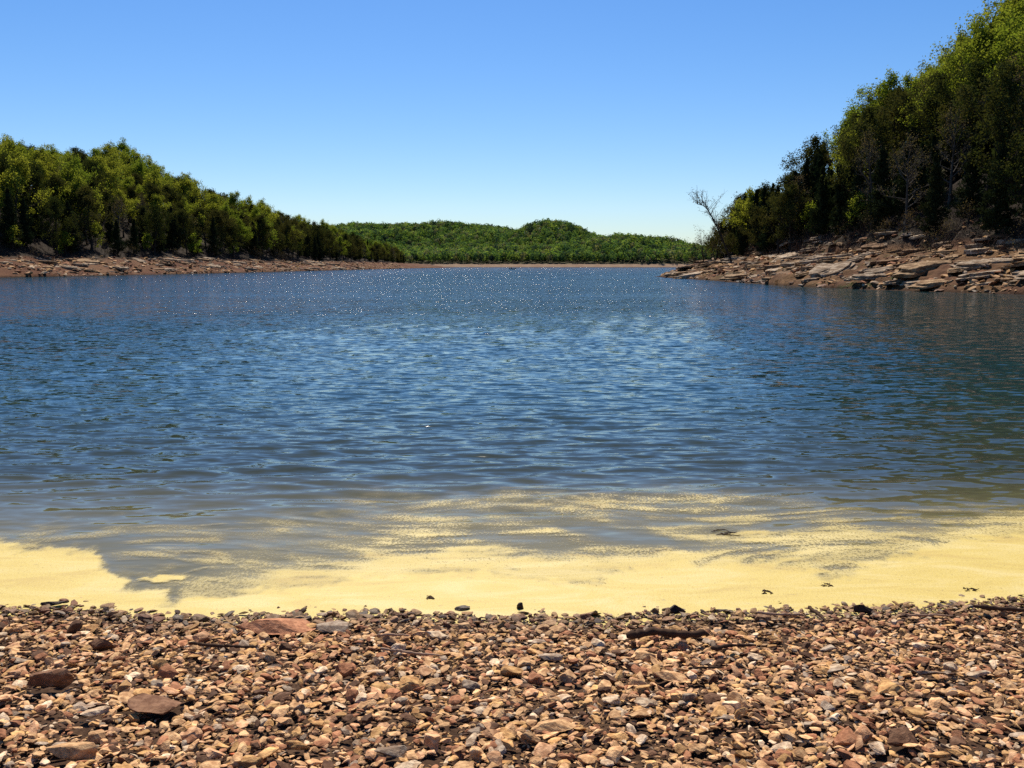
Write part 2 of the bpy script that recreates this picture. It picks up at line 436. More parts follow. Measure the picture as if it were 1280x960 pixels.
lane2 = smooth(26, 6, np.abs(wv - 664 - 16 * np.sin((wu - 250) / 60))) * smooth(250, 300, wu) * smooth(520, 400, wu); den *= 1 - .45 * lane2
PZ = wave_z(PX, PY, np.full_like(PX, .05)) + .007
keep = (den > .03) & (PY > shore_y(PX) - .35)
gf = grid_faces(len(py_), len(px_)); kf = keep.ravel()[gf].any(1); gf = gf[kf]
used = np.unique(gf); remap = np.full(PX.size, -1); remap[used] = np.arange(len(used))
pv = np.stack([PX, PY, PZ], -1).reshape(-1, 3)[used]
pollen = link('pollen_scum', mesh_np('pollen_scum', pv, remap[gf], True, {'cover': ('FLOAT', den.ravel()[used])}), M['pollen'])
pollen['kind'] = 'stuff'

# ------------------------------------------------------------------ stone shapes
def ico(sub):
    bm = bmesh.new(); bmesh.ops.create_icosphere(bm, subdivisions=sub, radius=1)
    v = np.array([x.co[:] for x in bm.verts]); f = np.array([[l.index for l in p.verts] for p in bm.faces]); bm.free()
    return v, f
ICO = {k: ico(k) for k in (1, 2, 3, 4)}
def stone_shape(seed, sub, rough=.05, flat=.5, cuts=9):
    g = np.random.default_rng(seed)
    v, f = ICO[sub]; v = v.copy()
    for k in range(cuts):
        n = g.normal(size=3); n /= np.linalg.norm(n)
        h = g.uniform(.34, .78); d = v @ n
        v -= np.clip(d - h, 0, None)[:, None] * n * g.uniform(.85, 1)
    o = g.random(3) * 50
    d = N1.fbm(v[:, 0] * 1.6 + o[0] + v[:, 2] * 1.1, v[:, 1] * 1.6 + o[1] - v[:, 2] * .9, 3) * rough
    v *= (1 + d)[:, None]
    if sub >= 3:
        d2 = N2.fbm(v[:, 0] * 6 + o[1] + v[:, 2] * 4, v[:, 1] * 6 + o[2] - v[:, 2] * 3, 2) * rough * .35
        v *= (1 + d2)[:, None]
    v = v * np.array([1, g.uniform(.52, .92), flat * g.uniform(.7, 1.25)])
    v /= np.abs(v[:, 0]).max()
    return v, f
PAL = [('tan', (.64, .40, .20), .36), ('ochre', (.58, .345, .14), .17), ('red-brown', (.37, .17, .085), .14), ('pinkish', (.63, .37, .20), .12),
       ('grey', (.37, .29, .21), .05), ('pale', (.70, .54, .36), .07), ('dark brown', (.12, .064, .036), .09)]
PW = np.array([p[2] for p in PAL]); PW /= PW.sum()
def wetness(x, y): return np.clip(1.3 - (shore_y(x) - y - .02) / .42, 0, 1)

# ------------------------------------------------------------------ gravel: one mass of small stones
protos = [stone_shape(100 + i, 1 if i < 8 else 2, .12, .26, 14) for i in range(20)]
def stone_mass(name, X, Y, Z, S, cidx, tint, wet, protosel, seed):
    g = np.random.default_rng(seed); n = len(X)
    V, F, C, off = [], [], [], 0
    base = np.array([p[1] for p in PAL])
    for k in range(len(protos)):
        idx = np.where(protosel == k)[0]
        if not len(idx): continue
        v, f = protos[k]
        m = len(idx)
        yaw = g.random(m) * 6.28; tx = g.normal(0, .28, m); ty = g.normal(0, .27, m)
        c, s = np.cos(yaw), np.sin(yaw)
        sc = S[idx][:, None] * np.stack([np.ones(m), g.uniform(.75, 1.1, m), g.uniform(.75, 1.25, m)], 1)
        w = v[None] * sc[:, None]
        x, y, z = w[..., 0], w[..., 1], w[..., 2]
        y, z = y * np.cos(tx)[:, None] - z * np.sin(tx)[:, None], y * np.sin(tx)[:, None] + z * np.cos(tx)[:, None]
        x, z = x * np.cos(ty)[:, None] + z * np.sin(ty)[:, None], -x * np.sin(ty)[:, None] + z * np.cos(ty)[:, None]
        x, y = x * c[:, None] - y * s[:, None], x * s[:, None] + y * c[:, None]
        V.append((np.stack([x, y, z], -1) + np.stack([X[idx], Y[idx], Z[idx]], 1)[:, None]).reshape(-1, 3))
        F.append((f[None] + (off + np.arange(m) * len(v))[:, None, None]).reshape(-1, 3)); off += m * len(v)
        col = base[cidx[idx]] * tint[idx][:, None]
        wt_ = wet[idx][:, None]
        col = col * (1 - .68 * wt_)
        rgba = np.concatenate([col, .88 - .3 * wt_], 1)
        C.append(np.repeat(rgba, len(v), 0))
    me = mesh_np(name, np.concatenate(V), np.concatenate(F), False, {'col': ('FLOAT_COLOR', np.concatenate(C))})
    return link(name, me, M['gravel'])

# ------------------------------------------------------------------ single stones
def ground_hit(px, py):
    d = ray(px, py); t = 3.0
    for _ in range(40):
        x, y, z = d[0] * t, d[1] * t, CAM_H + d[2] * t
        t += (z - float(beach_z(np.array(x), np.array(y)))) * 1.2
    return d[0] * t, d[1] * t
stone_meshes = []
for i in range(30):
    v, f = stone_shape(300 + i, 3, .15, .42 if i % 3 else .3, 14)
    me = mesh_np('stone', v, f, False); me.materials.append(M['stone']); stone_meshes.append(me)
flat_meshes = []
for i in range(5):
    v, f = stone_shape(900 + i, 4, .09, .25, 13)
    me = mesh_np('stone', v, f, False); me.materials.append(M['stone']); flat_meshes.append(me)
GROUP_ST = 'loose stones lying on the gravel beach'
placed = []
def put_stone(x, y, half, colour, me, yaw, tilt=(0, 0), sc=(1, 1, 1), sink=.25, tint=1.0, name='stone', wet=None):
    o = bpy.data.objects.new(name, me); COL.objects.link(o)
    zs = [vv.co.z * half * sc[2] for vv in me.vertices]; lo, hi = min(zs), max(zs)
    o.location = (x, y, float(beach_z(np.array(x), np.array(y))) - lo - sink * (hi - lo) + .016)
    o.rotation_euler = (tilt[0], tilt[1], yaw); o.scale = (half * sc[0], half * sc[1], half * sc[2])
    w = float(wetness(np.array(x), np.array(y))) if wet is None else wet
    c = np.array(dict((p[0], p[1]) for p in PAL)[colour]) * tint * (1 - .68 * w)
    o.color = (*c, .88 - .3 * w)
    placed.append((x, y, half))
    return o
# stones that stand out in the photograph: pixel of the centre, width in pixels, colour, shape, label
HERO = [
 (344, 788, 98, 'red-brown', 'flat', .05, 'long flat reddish-brown slab lying just above the waterline', (1, .62, 1.2), 1.75),
 (418, 786, 52, 'grey', 'flat', -.1, 'flat grey slab butting against the end of the long reddish slab', (1, .8, .7), 1.15),
 (62, 862, 54, 'dark brown', 'st', .3, 'big dark-brown lump of stone below the waterline rocks at far left', (1, .9, 1.0), 2.1),
 (200, 889, 66, 'dark brown', 'st', -.2, 'largest dark rough brown rock in the left gravel', (1, .9, 1.1), 2.0),
 (118, 896, 34, 'pale', 'flat', .7, 'pale cream flat stone left of the largest dark brown rock', (1, .8, 1.3), 1.0),
 (690, 913, 56, 'tan', 'flat', .35, 'broad flat tan stone near the bottom centre of the gravel', (1, .7, 1.4), .9),
 (488, 946, 38, 'grey', 'st', .1, 'rounded grey-brown stone at the bottom edge left of centre', (1, .9, 1.1), .8),
 (126, 815, 34, 'dark brown', 'st', .1, 'dark upright block of stone left of the long reddish slab', (1, .8, 1.4), 1.5),
 (208, 850, 24, 'red-brown', 'st', 1.2, 'upright red-brown stone standing on its edge above the dark rock', (1, .8, 1.8), 1.2),
 (577, 765, 22, 'grey', 'st', .2, 'small wet dark stone at the water line left of centre', (1, .9, 1.2), 1.0),
 (650, 764, 13, 'dark brown', 'st', 1.0, 'pointed dark little rock sticking up through the pollen near centre', (1, .8, 2.0), 1.0),
 (845, 767, 26, 'dark brown', 'st', .0, 'low black wet rock at the edge of the pollen right of centre', (1, .7, .9), 1.0),
 (70, 757, 36, 'dark brown', 'st', .15, 'wet dark rock half in the pollen at the left end of the shore', (1, .7, .9), 1.2),
 (1075, 766, 30, 'dark brown', 'st', -.1, 'brown rock on the waterline near the right end of the pollen', (1, .7, .9), 1.0),
 (687, 826, 32, 'grey', 'flat', .1, 'flat light grey stone below the left end of the driftwood', (1, .8, 1.3), 1.3),
 (838, 849, 42, 'tan', 'flat', -.35, 'broad tan slab lying below the dark driftwood', (1, .7, 1.5), 1.1),
 (1150, 812, 30, 'pale', 'st', .1, 'whitish block in the finer gravel at the right', (1, .8, .9), 1.0),
 (1160, 845, 40, 'grey', 'flat', .0, 'flat greenish-grey stone in the right of the gravel', (1, .7, 1.3), .9),
 (1225, 846, 36, 'pale', 'flat', .2, 'pale flat stone near the right edge of the beach', (1, .7, 1.2), .9),
 (90, 950, 60, 'tan', 'flat', .15, 'large tan slab in the bottom left corner of the beach', (1, .7, 1.7), .85),
 (430, 845, 30, 'red-brown', 'st', 1.3, 'upright reddish block in the gravel left of the pale stick', (1, .8, 1.5), 1.1),
 (292, 946, 10, 'red-brown', 'st', 0, 'small bright orange pebble at the bottom of the left gravel', (1, .9, 1.3), 1.0),
 (765, 880, 26, 'pale', 'st', .4, 'whitish angular stone right of the broad flat tan stone', (1, .85, 1.1), .9),
 (1130, 930, 46, 'dark brown', 'st', .2, 'dark flat-topped stone near the bottom right of the beach', (1, .7, .9), 1.5),
 (470, 845, 24, 'pale', 'flat', .0, 'small cream stone just below the pale stick', (1, .8, 1.4), 1.1),
]
hero_objs = []
for (px, py, wpx, colour, shp, yaw, label, sc, tint) in HERO:
    x, y = ground_hit(px, py + 2)
    half = wpx * math.hypot(y, CAM_H) / FPX / 2
    me = flat_meshes[len(hero_objs) % 5] if shp == 'flat' else stone_meshes[(len(hero_objs) * 7) % 30]
    o = put_stone(x, y, half, colour, me, yaw, (random.uniform(-.08, .08), random.uniform(-.06, .06)), sc, .12, tint)
    if 'orange' in label: o.color = (.55, .13, .03, .6)
    tag(o, label, 'stone', GROUP_ST); hero_objs.append(o)
# the other large stones
fine = lambda x, y: smooth(.4, 2.2, x) * smooth(4.6, 5.6, y)        # upper right of the beach is finer gravel
cand = []
g = np.random.default_rng(12)
tries = 0
while len(cand) < 265 and tries < 60000:
    tries += 1
    y = g.uniform(3.45, 6.3); x = g.uniform(-.56 * y - .1, .56 * y + .1)
    if y > float(shore_y(np.array(x))) + .03: continue
    half = .035 + .042 * g.random() ** 3
    if float(fine(np.array(x), np.array(y))) > g.random() + .25: half *= .62
    if any(math.hypot(x - a, y - b) < (half + c) * .78 for a, b, c in placed): continue
    ci = int(g.choice(7, p=PW)); colour = PAL[ci][0]
    o = put_stone(x, y, half, colour, stone_meshes[int(g.integers(30))], g.random() * 6.28, (g.normal(0, .16), g.normal(0, .16)),
                  (1, g.uniform(.8, 1.1), g.uniform(.75, 1.35)), g.uniform(.15, .35), g.uniform(.75, 1.15))
    cand.append((o, x, y, half, colour))
def scatter(n, x0, x1, y0, y1, g):
    X = g.uniform(x0, x1, n); Y = g.uniform(y0, y1, n)
    lim = shore_y(X) + .08 * g.random(n) + .45 * g.random(n) ** 9
    Y = np.where(Y > lim, 1.6 + (Y - lim) * 2, Y)
    return X, Y
g = np.random.default_rng(5)
XS, YS, SS, LAY = [], [], [], []
for n, smin, smax, lift in ((56000, .008, .016, .0), (46000, .014, .027, .005), (24000, .020, .037, .010), (6600, .034, .053, .014)):
    x, y = scatter(n, -9.5, 9.5, 1.6, 6.9, g)
    if smin > .02:
        k = g.random(n) > .8 * fine(x, y); x, y = x[k], y[k]
    s = smin + (smax - smin) * g.random(len(x)) ** 1.5
    XS.append(x); YS.append(y); SS.append(s); LAY.append(np.full(len(x), lift))
X, Y, S = map(np.concatenate, (XS, YS, SS)); L = np.concatenate(LAY)
keepm = (np.abs(X) < .60 * Y + 4.2)
keepm &= (np.abs(X) < .60 * Y + 1.0) | (S > .013)
for (hx, hy, hh) in placed:
    if hh > .05: keepm &= (np.hypot(X - hx, (Y - hy) * 1.15) > .72 * hh) | (S > .05)
X, Y, S, L = X[keepm], Y[keepm], S[keepm], L[keepm]
n = len(X)
gravel = stone_mass('gravel', X, Y, beach_z(X, Y) + L + S * .18, S, g.choice(7, n, p=PW), g.uniform(.8, 1.45, n) * np.interp(S, [.012, .024], [.72, 1.0]), wetness(X, Y) * g.uniform(.6, 1, n),  # small stones coloured darker: painted shade for the gaps between larger ones
                    np.where(S < .024, g.integers(0, 8, n), g.integers(8, 20, n)), 3)
gravel['kind'] = 'stuff'

# where each one lies, told by its neighbours
ORD = ['', 'second ', 'third ', 'fourth ', 'fifth ', 'sixth ', 'seventh ', 'eighth ', 'ninth ', 'tenth ', 'eleventh ', 'twelfth ', 'thirteenth ', 'fourteenth ', 'fifteenth ', 'sixteenth ', 'seventeenth ', 'eighteenth ', 'nineteenth ', 'twentieth ']
def ordw(i):
    if i < len(ORD): return ORD[i]
    i += 1
    return '%d%s ' % (i, {1: 'st', 2: 'nd', 3: 'rd'}.get(i % 10 if i % 100 not in (11, 12, 13) else 0, 'th'))
cells = {}
for rec in cand:
    o, x, y, half, colour = rec
    u_, v_ = project(np.array(x), np.array(y), np.array(o.location.z))
    row = 0 if v_ < 790 else 1 if v_ < 835 else 2 if v_ < 885 else 3
    colz = min(5, max(0, int(u_ // 213.4)))
    cells.setdefault((row, colz, colour), []).append(rec)
WHERE = {
 0: ['on the waterline at the left end', 'on the waterline beside the long reddish slab', 'on the waterline right of the grey slab', 'on the waterline above the dark driftwood', 'on the waterline right of the driftwood', 'on the waterline at the right end'],
 1: ['in the gravel left of the long reddish slab', 'in the gravel below the long reddish slab', 'in the gravel around the pale stick', 'beside the dark driftwood', 'in the gravel right of the driftwood', 'in the fine gravel at the right edge'],
 2: ['around the largest dark rock at the left', 'right of the largest dark rock', 'below the pale stick', 'above and right of the broad flat tan stone', 'in the gravel well below the driftwood tip', 'in the middle gravel at the right edge'],
 3: ['along the bottom edge in the left corner', 'along the bottom edge by the orange pebble', 'along the bottom edge by the rounded grey stone', 'along the bottom edge below the broad tan stone', 'along the bottom edge right of centre', 'along the bottom edge in the right corner']}
for (row, colz, colour), recs in cells.items():
    recs.sort(key=lambda r: -r[3])
    for i, (o, x, y, half, c) in enumerate(recs):
        rank = 'only' if len(recs) == 1 else ('largest' if i == 0 else ordw(i) + 'largest')
        tag(o, '%s loose %s stone %s' % (rank, colour, WHERE[row][colz]), 'stone', GROUP_ST)

# ------------------------------------------------------------------ driftwood and sticks
def stick(pxs, rad, mat, name, label, cat, seed, knots=0):
    g = np.random.default_rng(seed)
    pts = [];
    for (a, b) in pxs:
        x, y = ground_hit(a, b); pts.append((x, y, float(beach_z(np.array(x), np.array(y)))))
    pts = np.array(pts); n = 26
    t = np.linspace(0, 1, n); k = np.linspace(0, 1, len(pts))
    P = np.stack([np.interp(t, k, pts[:, i]) for i in range(3)], 1)
    P[:, 2] += rad * .8 + .065 + np.cumsum(g.normal(0, rad * .12, n)); P[:, 1] += np.cumsum(g.normal(0, rad * .22, n))
    base = P[0].copy(); P = P - base
    r = rad * (1 + .22 * g.normal(size=n)) * np.interp(t, [0, .03, .5, .94, 1], [.5, 1, .95, .7, .25])
    paths = [(P, np.maximum(r, rad * .15))]
    for q in range(knots):
        i = int(g.integers(5, n - 4)); d = g.normal(size=3) * .6 + np.array([.6, 0, .6]); d /= np.linalg.norm(d)
        paths.append((np.array([P[i], P[i] + d * rad * 2, P[i] + d * rad * 4]), [rad * .45, rad * .3, rad * .12]))
    v, f = tubes(paths, 9)
    o = link(name, mesh_np(name, v, f, True), mat); o.location = base
    return tag(o, label, cat)
stick([(783, 812), (815, 809), (850, 811), (886, 809)], .026, M['driftwood'], 'driftwood', 'thick dark piece of driftwood lying on the gravel right of centre', 'driftwood', 1, 0)
stick([(888, 826), (915, 822), (945, 822)], .012, M['driftwood'], 'stick', 'short dark stick lying right of the thick driftwood', 'stick', 2)
stick([(476, 826), (505, 829), (552, 835)], .009, M['stick'], 'stick', 'thin pale straight stick on the gravel left of centre', 'stick', 3)
stick([(236, 818), (275, 822), (325, 823)], .010, M['driftwood'], 'stick', 'thin brown stick below the long reddish slab', 'stick', 4, 1)
stick([(1215, 770), (1250, 773), (1300, 773)], .014, M['driftwood'], 'stick', 'dark branch at the right end of the waterline', 'stick', 5, 1)
stick([(472, 808), (495, 809), (512, 811)], .008, M['stick'], 'stick', 'short pale twig above the thin straight stick', 'stick', 6)
stick([(945, 778), (975, 780), (1000, 778)], .009, M['stick'], 'stick', 'reddish twig just above the waterline right of the driftwood', 'stick', 7)
stick([(1010, 770), (1020, 778), (1030, 787)], .010, M['driftwood'], 'stick', 'short dark twig slanting toward the viewer on the right gravel', 'stick', 8)
stick([(1135, 782), (1165, 781), (1190, 783)], .008, M['stick'], 'stick', 'thin reddish twig lying on the fine gravel at right', 'stick', 9)
stick([(860, 851), (905, 849)], .007, M['driftwood'], 'stick', 'slim dark twig right of the broad tan slab', 'stick', 10)

# flotsam caught in the pollen
def flotsam(px, py, wpx, label, seed, name='twig_cluster', cat='twigs'):
    g = np.random.default_rng(seed); x, y = on_water(px, py)
    half = wpx * math.hypot(y, CAM_H) / FPX / 2
    paths = []
    for i in range(7):
        a = np.array([g.uniform(-half, half) * .8, g.uniform(-half, half) * .9, .002]); d = np.array([g.choice([-1, 1]) * g.uniform(.6, 1), g.normal(0, .35), g.normal(0, .03)]); d /= np.linalg.norm(d)
        Lh = half * g.uniform(.15, .6); P = np.array([a - d * Lh, a - d * Lh * .3 + np.array([0, .01, .004]), a + d * Lh * .4, a + d * Lh + np.array([0, 0, g.uniform(-.004, .012)])])
        paths.append((P, np.array([.002, .005, .004, .002]) * g.uniform(.6, 1.3)))
    v, f = tubes(paths, 6)
    o = link(name, mesh_np(name, v, f, True), M['driftwood']); o.location = (x, y, .006)
    return tag(o, label, cat)
flotsam(905, 667, 30, 'clump of dark twigs floating out in the speckled pollen', 1)
flotsam(537, 749, 16, 'small clump of twigs in the dense pollen left of centre', 2)
flotsam(1035, 733, 17, 'dark twigs floating in the yellow pollen at the right', 3)
flotsam(958, 742, 14, 'bits of bark at the pollen edge right of centre', 4)
flotsam(1212, 739, 18, 'dark driftwood bits at the right end of the pollen', 5)

# ------------------------------------------------------------------ the two wooded banks
def poly_dist(x, y, P):
    """distance to an open polyline"""
    best = np.full(np.shape(x), 1e9)
    for (ax, ay), (bx_, by_) in zip(P[:-1], P[1:]):
        dx, dy = bx_ - ax, by_ - ay
        t = np.clip(((x - ax) * dx + (y - ay) * dy) / (dx * dx + dy * dy), 0, 1)
        best = np.minimum(best, np.hypot(x - ax - t * dx, y - ay - t * dy))
    return best
def inside(x, y, P):
    r = np.zeros(np.shape(x), bool); n = len(P)
    for i in range(n):
        ax, ay = P[i]; bx_, by_ = P[(i + 1) % n]
        c = ((ay > y) != (by_ > y)) & (x < (bx_ - ax) * (y - ay) / (by_ - ay + 1e-12) + ax)
        r ^= c
    return r
RSH = [(190, 20), (95, 38), (62, 56), (46, 70), (41.5, 76), (37, 86), (33.5, 96), (31.5, 106), (31, 120), (30.5, 140), (30, 160), (28.8, 178), (29.5, 190), (35, 204), (52, 224), (90, 244), (170, 262), (420, 290)]
RPOLY = RSH + [(420, -20)]
LSH = [(-420, 20), (-170, 60), (-130, 102), (-108, 145), (-97, 176), (-91, 205), (-84, 260), (-80.5, 330), (-78, 400), (-74, 500), (-68, 600), (-61, 700), (-51, 770), (-58, 790), (-90, 815), (-170, 850), (-420, 900)]
LPOLY = LSH
def ledge(h, step):
    """terraces of the layered rock"""
    k = h / step; f = k - np.floor(k)
    return (np.floor(k) + smooth(.35, .95, f)) * step
def right_z(x, y):
    d = poly_dist(x, y, RSH); ins = inside(x, y, RPOLY)
    d = d + 1.6 * N1.fbm(x * .11, y * .11, 3)
    bank = 4.6 * np.clip(d / 15, 0, 1) ** .85
    bank = .25 * bank + .75 * ledge(bank + .35 * N2(x * .15, y * .15), .62)
    s = np.interp(y, [60, 120, 160, 190, 230], [.76, .77, .72, .58, .36])
    hill = s * np.clip(d - 14, 0, 60) + .25 * np.clip(d - 74, 0, 200)
    z = bank + hill + 1.2 * N3.fbm(x * .05, y * .05, 3) * smooth(10, 30, d) + .12 * N4.fbm(x * .7, y * .7, 3)
    return np.where(ins, np.maximum(z, .04 + .03 * d), -.25 * d - .02)
def left_z(x, y):
    d = poly_dist(x, y, LSH); ins = inside(x, y, LPOLY)
    d = d + 2.2 * N2.fbm(x * .07, y * .05, 3)
    top = np.interp(y, [150, 300, 600, 770], [4.4, 4.6, 4.0, 2.4])
    bank = top * np.clip(d / 15, 0, 1) ** .9
    bank = .5 * bank + .5 * ledge(bank + .3 * N1(x * .1, y * .1), .6)
    s = np.interp(y, [120, 250, 350, 450, 550, 700, 780], [.38, .49, .49, .33, .20, .09, .05])
    hill = s * np.minimum(np.clip(d - 15, 0, None), np.interp(y, [150, 300, 350, 450], [22, 37, 52, 85])) + .1 * np.clip(d - 100, 0, 200)
    z = bank + hill + 1.5 * N3.fbm(x * .04, y * .04, 3) * smooth(12, 40, d) + .12 * N4.fbm(x * .6, y * .6, 3)
    return np.where(ins, np.maximum(z, .04 + .03 * d), -.25 * d - .02)

gx = np.concatenate([np.linspace(24, 75, 190)[:-1], np.linspace(75, 330, 60)]); gy = np.concatenate([np.linspace(30, 215, 380)[:-1], np.linspace(215, 300, 30)])
GX, GY = np.meshgrid(gx, gy); GZ = right_z(GX, GY)
rb = link('right_bank', mesh_np('right_bank', np.stack([GX, GY, GZ], -1).reshape(-1, 3), grid_faces(len(gy), len(gx)), True), M['right_bank']); rb['kind'] = 'structure'
gx = np.concatenate([np.linspace(-400, -130, 60)[:-1], np.linspace(-130, -45, 150)]); gy = np.concatenate([np.linspace(60, 300, 260)[:-1], np.linspace(300, 870, 260)])
GX, GY = np.meshgrid(gx, gy); GZ = left_z(GX, GY)
lb = link('left_bank', mesh_np('left_bank', np.stack([GX, GY, GZ], -1).reshape(-1, 3), grid_faces(len(gy), len(gx)), True), M['left_bank']); lb['kind'] = 'structure'

# ------------------------------------------------------------------ rock slabs on the banks
def slab_shape(seed):
    """irregular layered slab: ragged outline, two or three beds set back from each other"""
    g = np.random.default_rng(seed)
    n = 26; a = np.arange(n) / n * 2 * np.pi
    rad = 1 + .22 * np.sin(a * 2 + g.random() * 6) + .14 * np.sin(a * 3 + g.random() * 6) + .10 * g.normal(size=n)
    corner = np.maximum(np.abs(np.cos(a)), np.abs(np.sin(a))) ** -.75
    ox, oy = rad * corner * np.cos(a), rad * corner * np.sin(a) * g.uniform(.45, .7)
    V, F = [], []
    beds = int(g.integers(1, 4)); z = -.30; levels = []
    for b in range(beds):
        h = .6 / beds * g.uniform(.7, 1.2); ins = 1 - b * g.uniform(.03, .14); sh = g.normal(0, .06, 2)
        levels += [(z, ins, sh), (z + h * .8, ins * g.uniform(.97, 1.03), sh), (z + h, ins * .95, sh)]
        z += h
    for (zz, s, sh) in levels:
        j = 1 + .035 * g.normal(size=n)
        V.append(np.stack([ox * s * j + sh[0], oy * s * j + sh[1], np.full(n, zz) + .02 * g.normal(size=n)], 1))
    # inner ring and middle so that the top is uneven
    V.append(np.stack([ox * .55, oy * .55, np.full(n, z) + .05 * g.normal(size=n)], 1)); V.append(np.array([[0, 0, z + .03]]))
    nl = len(levels) + 1
    for k in range(nl - 1):
        i = np.arange(n); j = (i + 1) % n
        F.append(np.stack([k * n + i, k * n + j, (k + 1) * n + j, (k + 1) * n + i], 1))
    i = np.arange(n); j = (i + 1) % n
    top = np.stack([(nl - 1) * n + i, (nl - 1) * n + j, np.full(n, nl * n)], 1)
    me = mesh_np('slab', np.concatenate(V), [np.concatenate(F), top], False)
    me.materials.append(M['slab']); return me
slab_meshes = [slab_shape(40 + i) for i in range(14)]
SLABC = [('grey', (.36, .30, .23)), ('tan', (.38, .27, .155)), ('pale', (.46, .39, .30)), ('brown', (.24, .15, .08))]
def bank_slabs(zf, P, n, along, dmax, size, side, seed, inland):
    """along: (list of shore parameter stations, list of densities)"""
    g = np.random.default_rng(seed); out = []; tries = 0
    while len(out) < n and tries < 20000:
        tries += 1
        yy = np.interp(g.random(), along[0], along[1]); xs = np.interp(yy, *inland)
        d = 1.0 + (dmax - 1.0) * g.random() ** .75
        x = xs + side * d * 1.02; y = yy + g.normal(0, 1)
        s = size * (.32 + .9 * g.random() ** 1.9)
        if any(math.hypot((x - a), (y - b) * .8) < (s + c) * .56 for a, b, c in [q[1:4] for q in out]): continue
        k = N2(np.array(x * .09), np.array(y * .06))
        if k < -.28 and g.random() < .8: continue
        z = float(zf(np.array([x]), np.array([y]))[0])
        if z < .1: continue
        o = bpy.data.objects.new('rock_slab', slab_meshes[int(g.integers(14))]); COL.objects.link(o)
        th = (.36 + .26 * s) * g.uniform(.6, 1.0)
        o.location = (x, y, z + th * .10)
        o.rotation_mode = 'ZYX'; o.rotation_euler = (g.normal(.03, .07), -side * g.uniform(.03, .20), g.normal(R(22), .45))
        o.scale = (s, s * g.uniform(.75, 1.1), th)
        ci = int(g.choice(4, p=[.34, .3, .2, .16])); cn, cc = SLABC[ci]
        cc = np.array(cc) * g.uniform(.8, 1.12) * (.7 if z < .5 else 1); o.color = (*np.minimum(cc * np.array([.95, .88, .80]), .75), 1)
        out.append((o, x, y, s, cn, z))
    return out
RS = bank_slabs(right_z, RSH, 172, ([0, .35, .7, 1], [72, 100, 135, 190]), 16, 2.9, 1, 4,
                ([70, 76, 86, 96, 106, 120, 140, 160, 178, 190], [46, 41.5, 37, 33.5, 31.5, 31, 30.5, 30, 28.8, 29.5]))
LS = bank_slabs(left_z, LSH, 124, ([0, .3, .6, 1], [165, 230, 330, 480]), 13, 2.9, -1, 5,
                ([145, 176, 205, 260, 330, 400, 500], [-108, -97, -91, -84, -80.5, -78, -74]))
def band(z, y, cuts, names):
    for c, nme in zip(cuts, names):
        if z < c: return nme
    return names[-1]
def label_slabs(recs, group, start, cuts, zones):
    cells = {}
    for r in recs:
        zn = [nme for lim, nme in zones if r[2] < lim][0]
        cells.setdefault((zn, band(r[5], r[2], cuts, ['near the water', 'halfway up', 'under the trees']), r[4]), []).append(r)
    for (zn, bd, cn), rs in cells.items():
        rs.sort(key=lambda r: r[2])
        for i, r in enumerate(rs):
            q = 'only' if len(rs) == 1 else 'nearest' if i == 0 else ordw(i) + 'nearest'
            tag(r[0], '%s %s slab %s on %s' % (q, cn, bd, zn), 'rock slab', group)
label_slabs(RS, 'limestone slabs on the right bank', 'point', (1.6, 3.6), [(90, 'the right bank by the frame edge'), (115, 'the right bank below the dark trees'), (150, 'the right bank below the cedars'), (999, 'the right point under the leaning tree')])
label_slabs(LS, 'limestone slabs on the left bank', 'point', (1.5, 3.2), [(200, 'the left bank by the frame edge'), (250, 'the left bank below the bright round tree'), (330, 'the left bank below the saplings'), (999, 'the left bank toward its far point')])

# loose rubble on both banks, too much to count
def bank_rubble(name, zf, n, ylo, yhi, dmax, side, inland, seed, smax):
    g = np.random.default_rng(seed)
    y = ylo + (yhi - ylo) * g.random(n) ** 1.3; d = .2 + dmax * g.random(n) ** 1.2
    x = np.interp(y, *inland) + side * d
    z = zf(x, y); k = (z > .02) & (N1(x * .15, y * .15) > -.25); x, y, z = x[k], y[k], z[k]; m = len(x)
    S_ = .08 + smax * g.random(m) ** 3
    cc = g.choice(7, m, p=[.3, .1, .22, .05, .18, .1, .05])
    o = stone_mass(name, x, y, z + S_ * .2, S_, cc, g.uniform(.6, 1.0, m), np.clip(1 - z / .3, 0, 1) * .8, g.integers(0, 8, m), seed); o['kind'] = 'stuff'
    return o
bank_rubble('bank_rubble', right_z, 5200, 68, 192, 17, 1, ([70, 76, 86, 96, 106, 120, 140, 160, 178, 190], [46, 41.5, 37, 33.5, 31.5, 31, 30.5, 30, 28.8, 29.5]), 8, .5)
bank_rubble('bank_rubble', left_z, 9000, 140, 620, 14, -1, ([145, 176, 205, 260, 330, 400, 500, 620], [-108, -97, -91, -84, -80.5, -78, -74, -66]), 9, .7)

# ------------------------------------------------------------------ trees
def leaves(C, size, g, up=.25, aspect=.6, axis=None):
    n = len(C); nr = g.normal(size=(n, 3)); nr[:, 2] += up; nr /= np.linalg.norm(nr, axis=1)[:, None]
    if axis is None:
        r = g.normal(size=(n, 3))
    else: r = axis + .25 * g.normal(size=(n, 3))
    a = r - (r * nr).sum(1)[:, None] * nr; a /= np.linalg.norm(a, axis=1)[:, None] + 1e-9
    b = np.cross(nr, a); s = (size * g.uniform(.6, 1.3, n))[:, None]
    V = np.stack([C - a * s, C - b * s * aspect, C + a * s, C + b * s * aspect], 1).reshape(-1, 3)
    return V, np.arange(4 * n).reshape(-1, 4)
def bend(p, d, L, n, g, wob, trop):
    P = [np.array(p, float)]; d = np.array(d, float)
    for i in range(n):
        d = d + g.normal(size=3) * wob + np.array([0, 0, trop]); d /= np.linalg.norm(d)
        P.append(P[-1] + d * L / n)
    return np.array(P), d
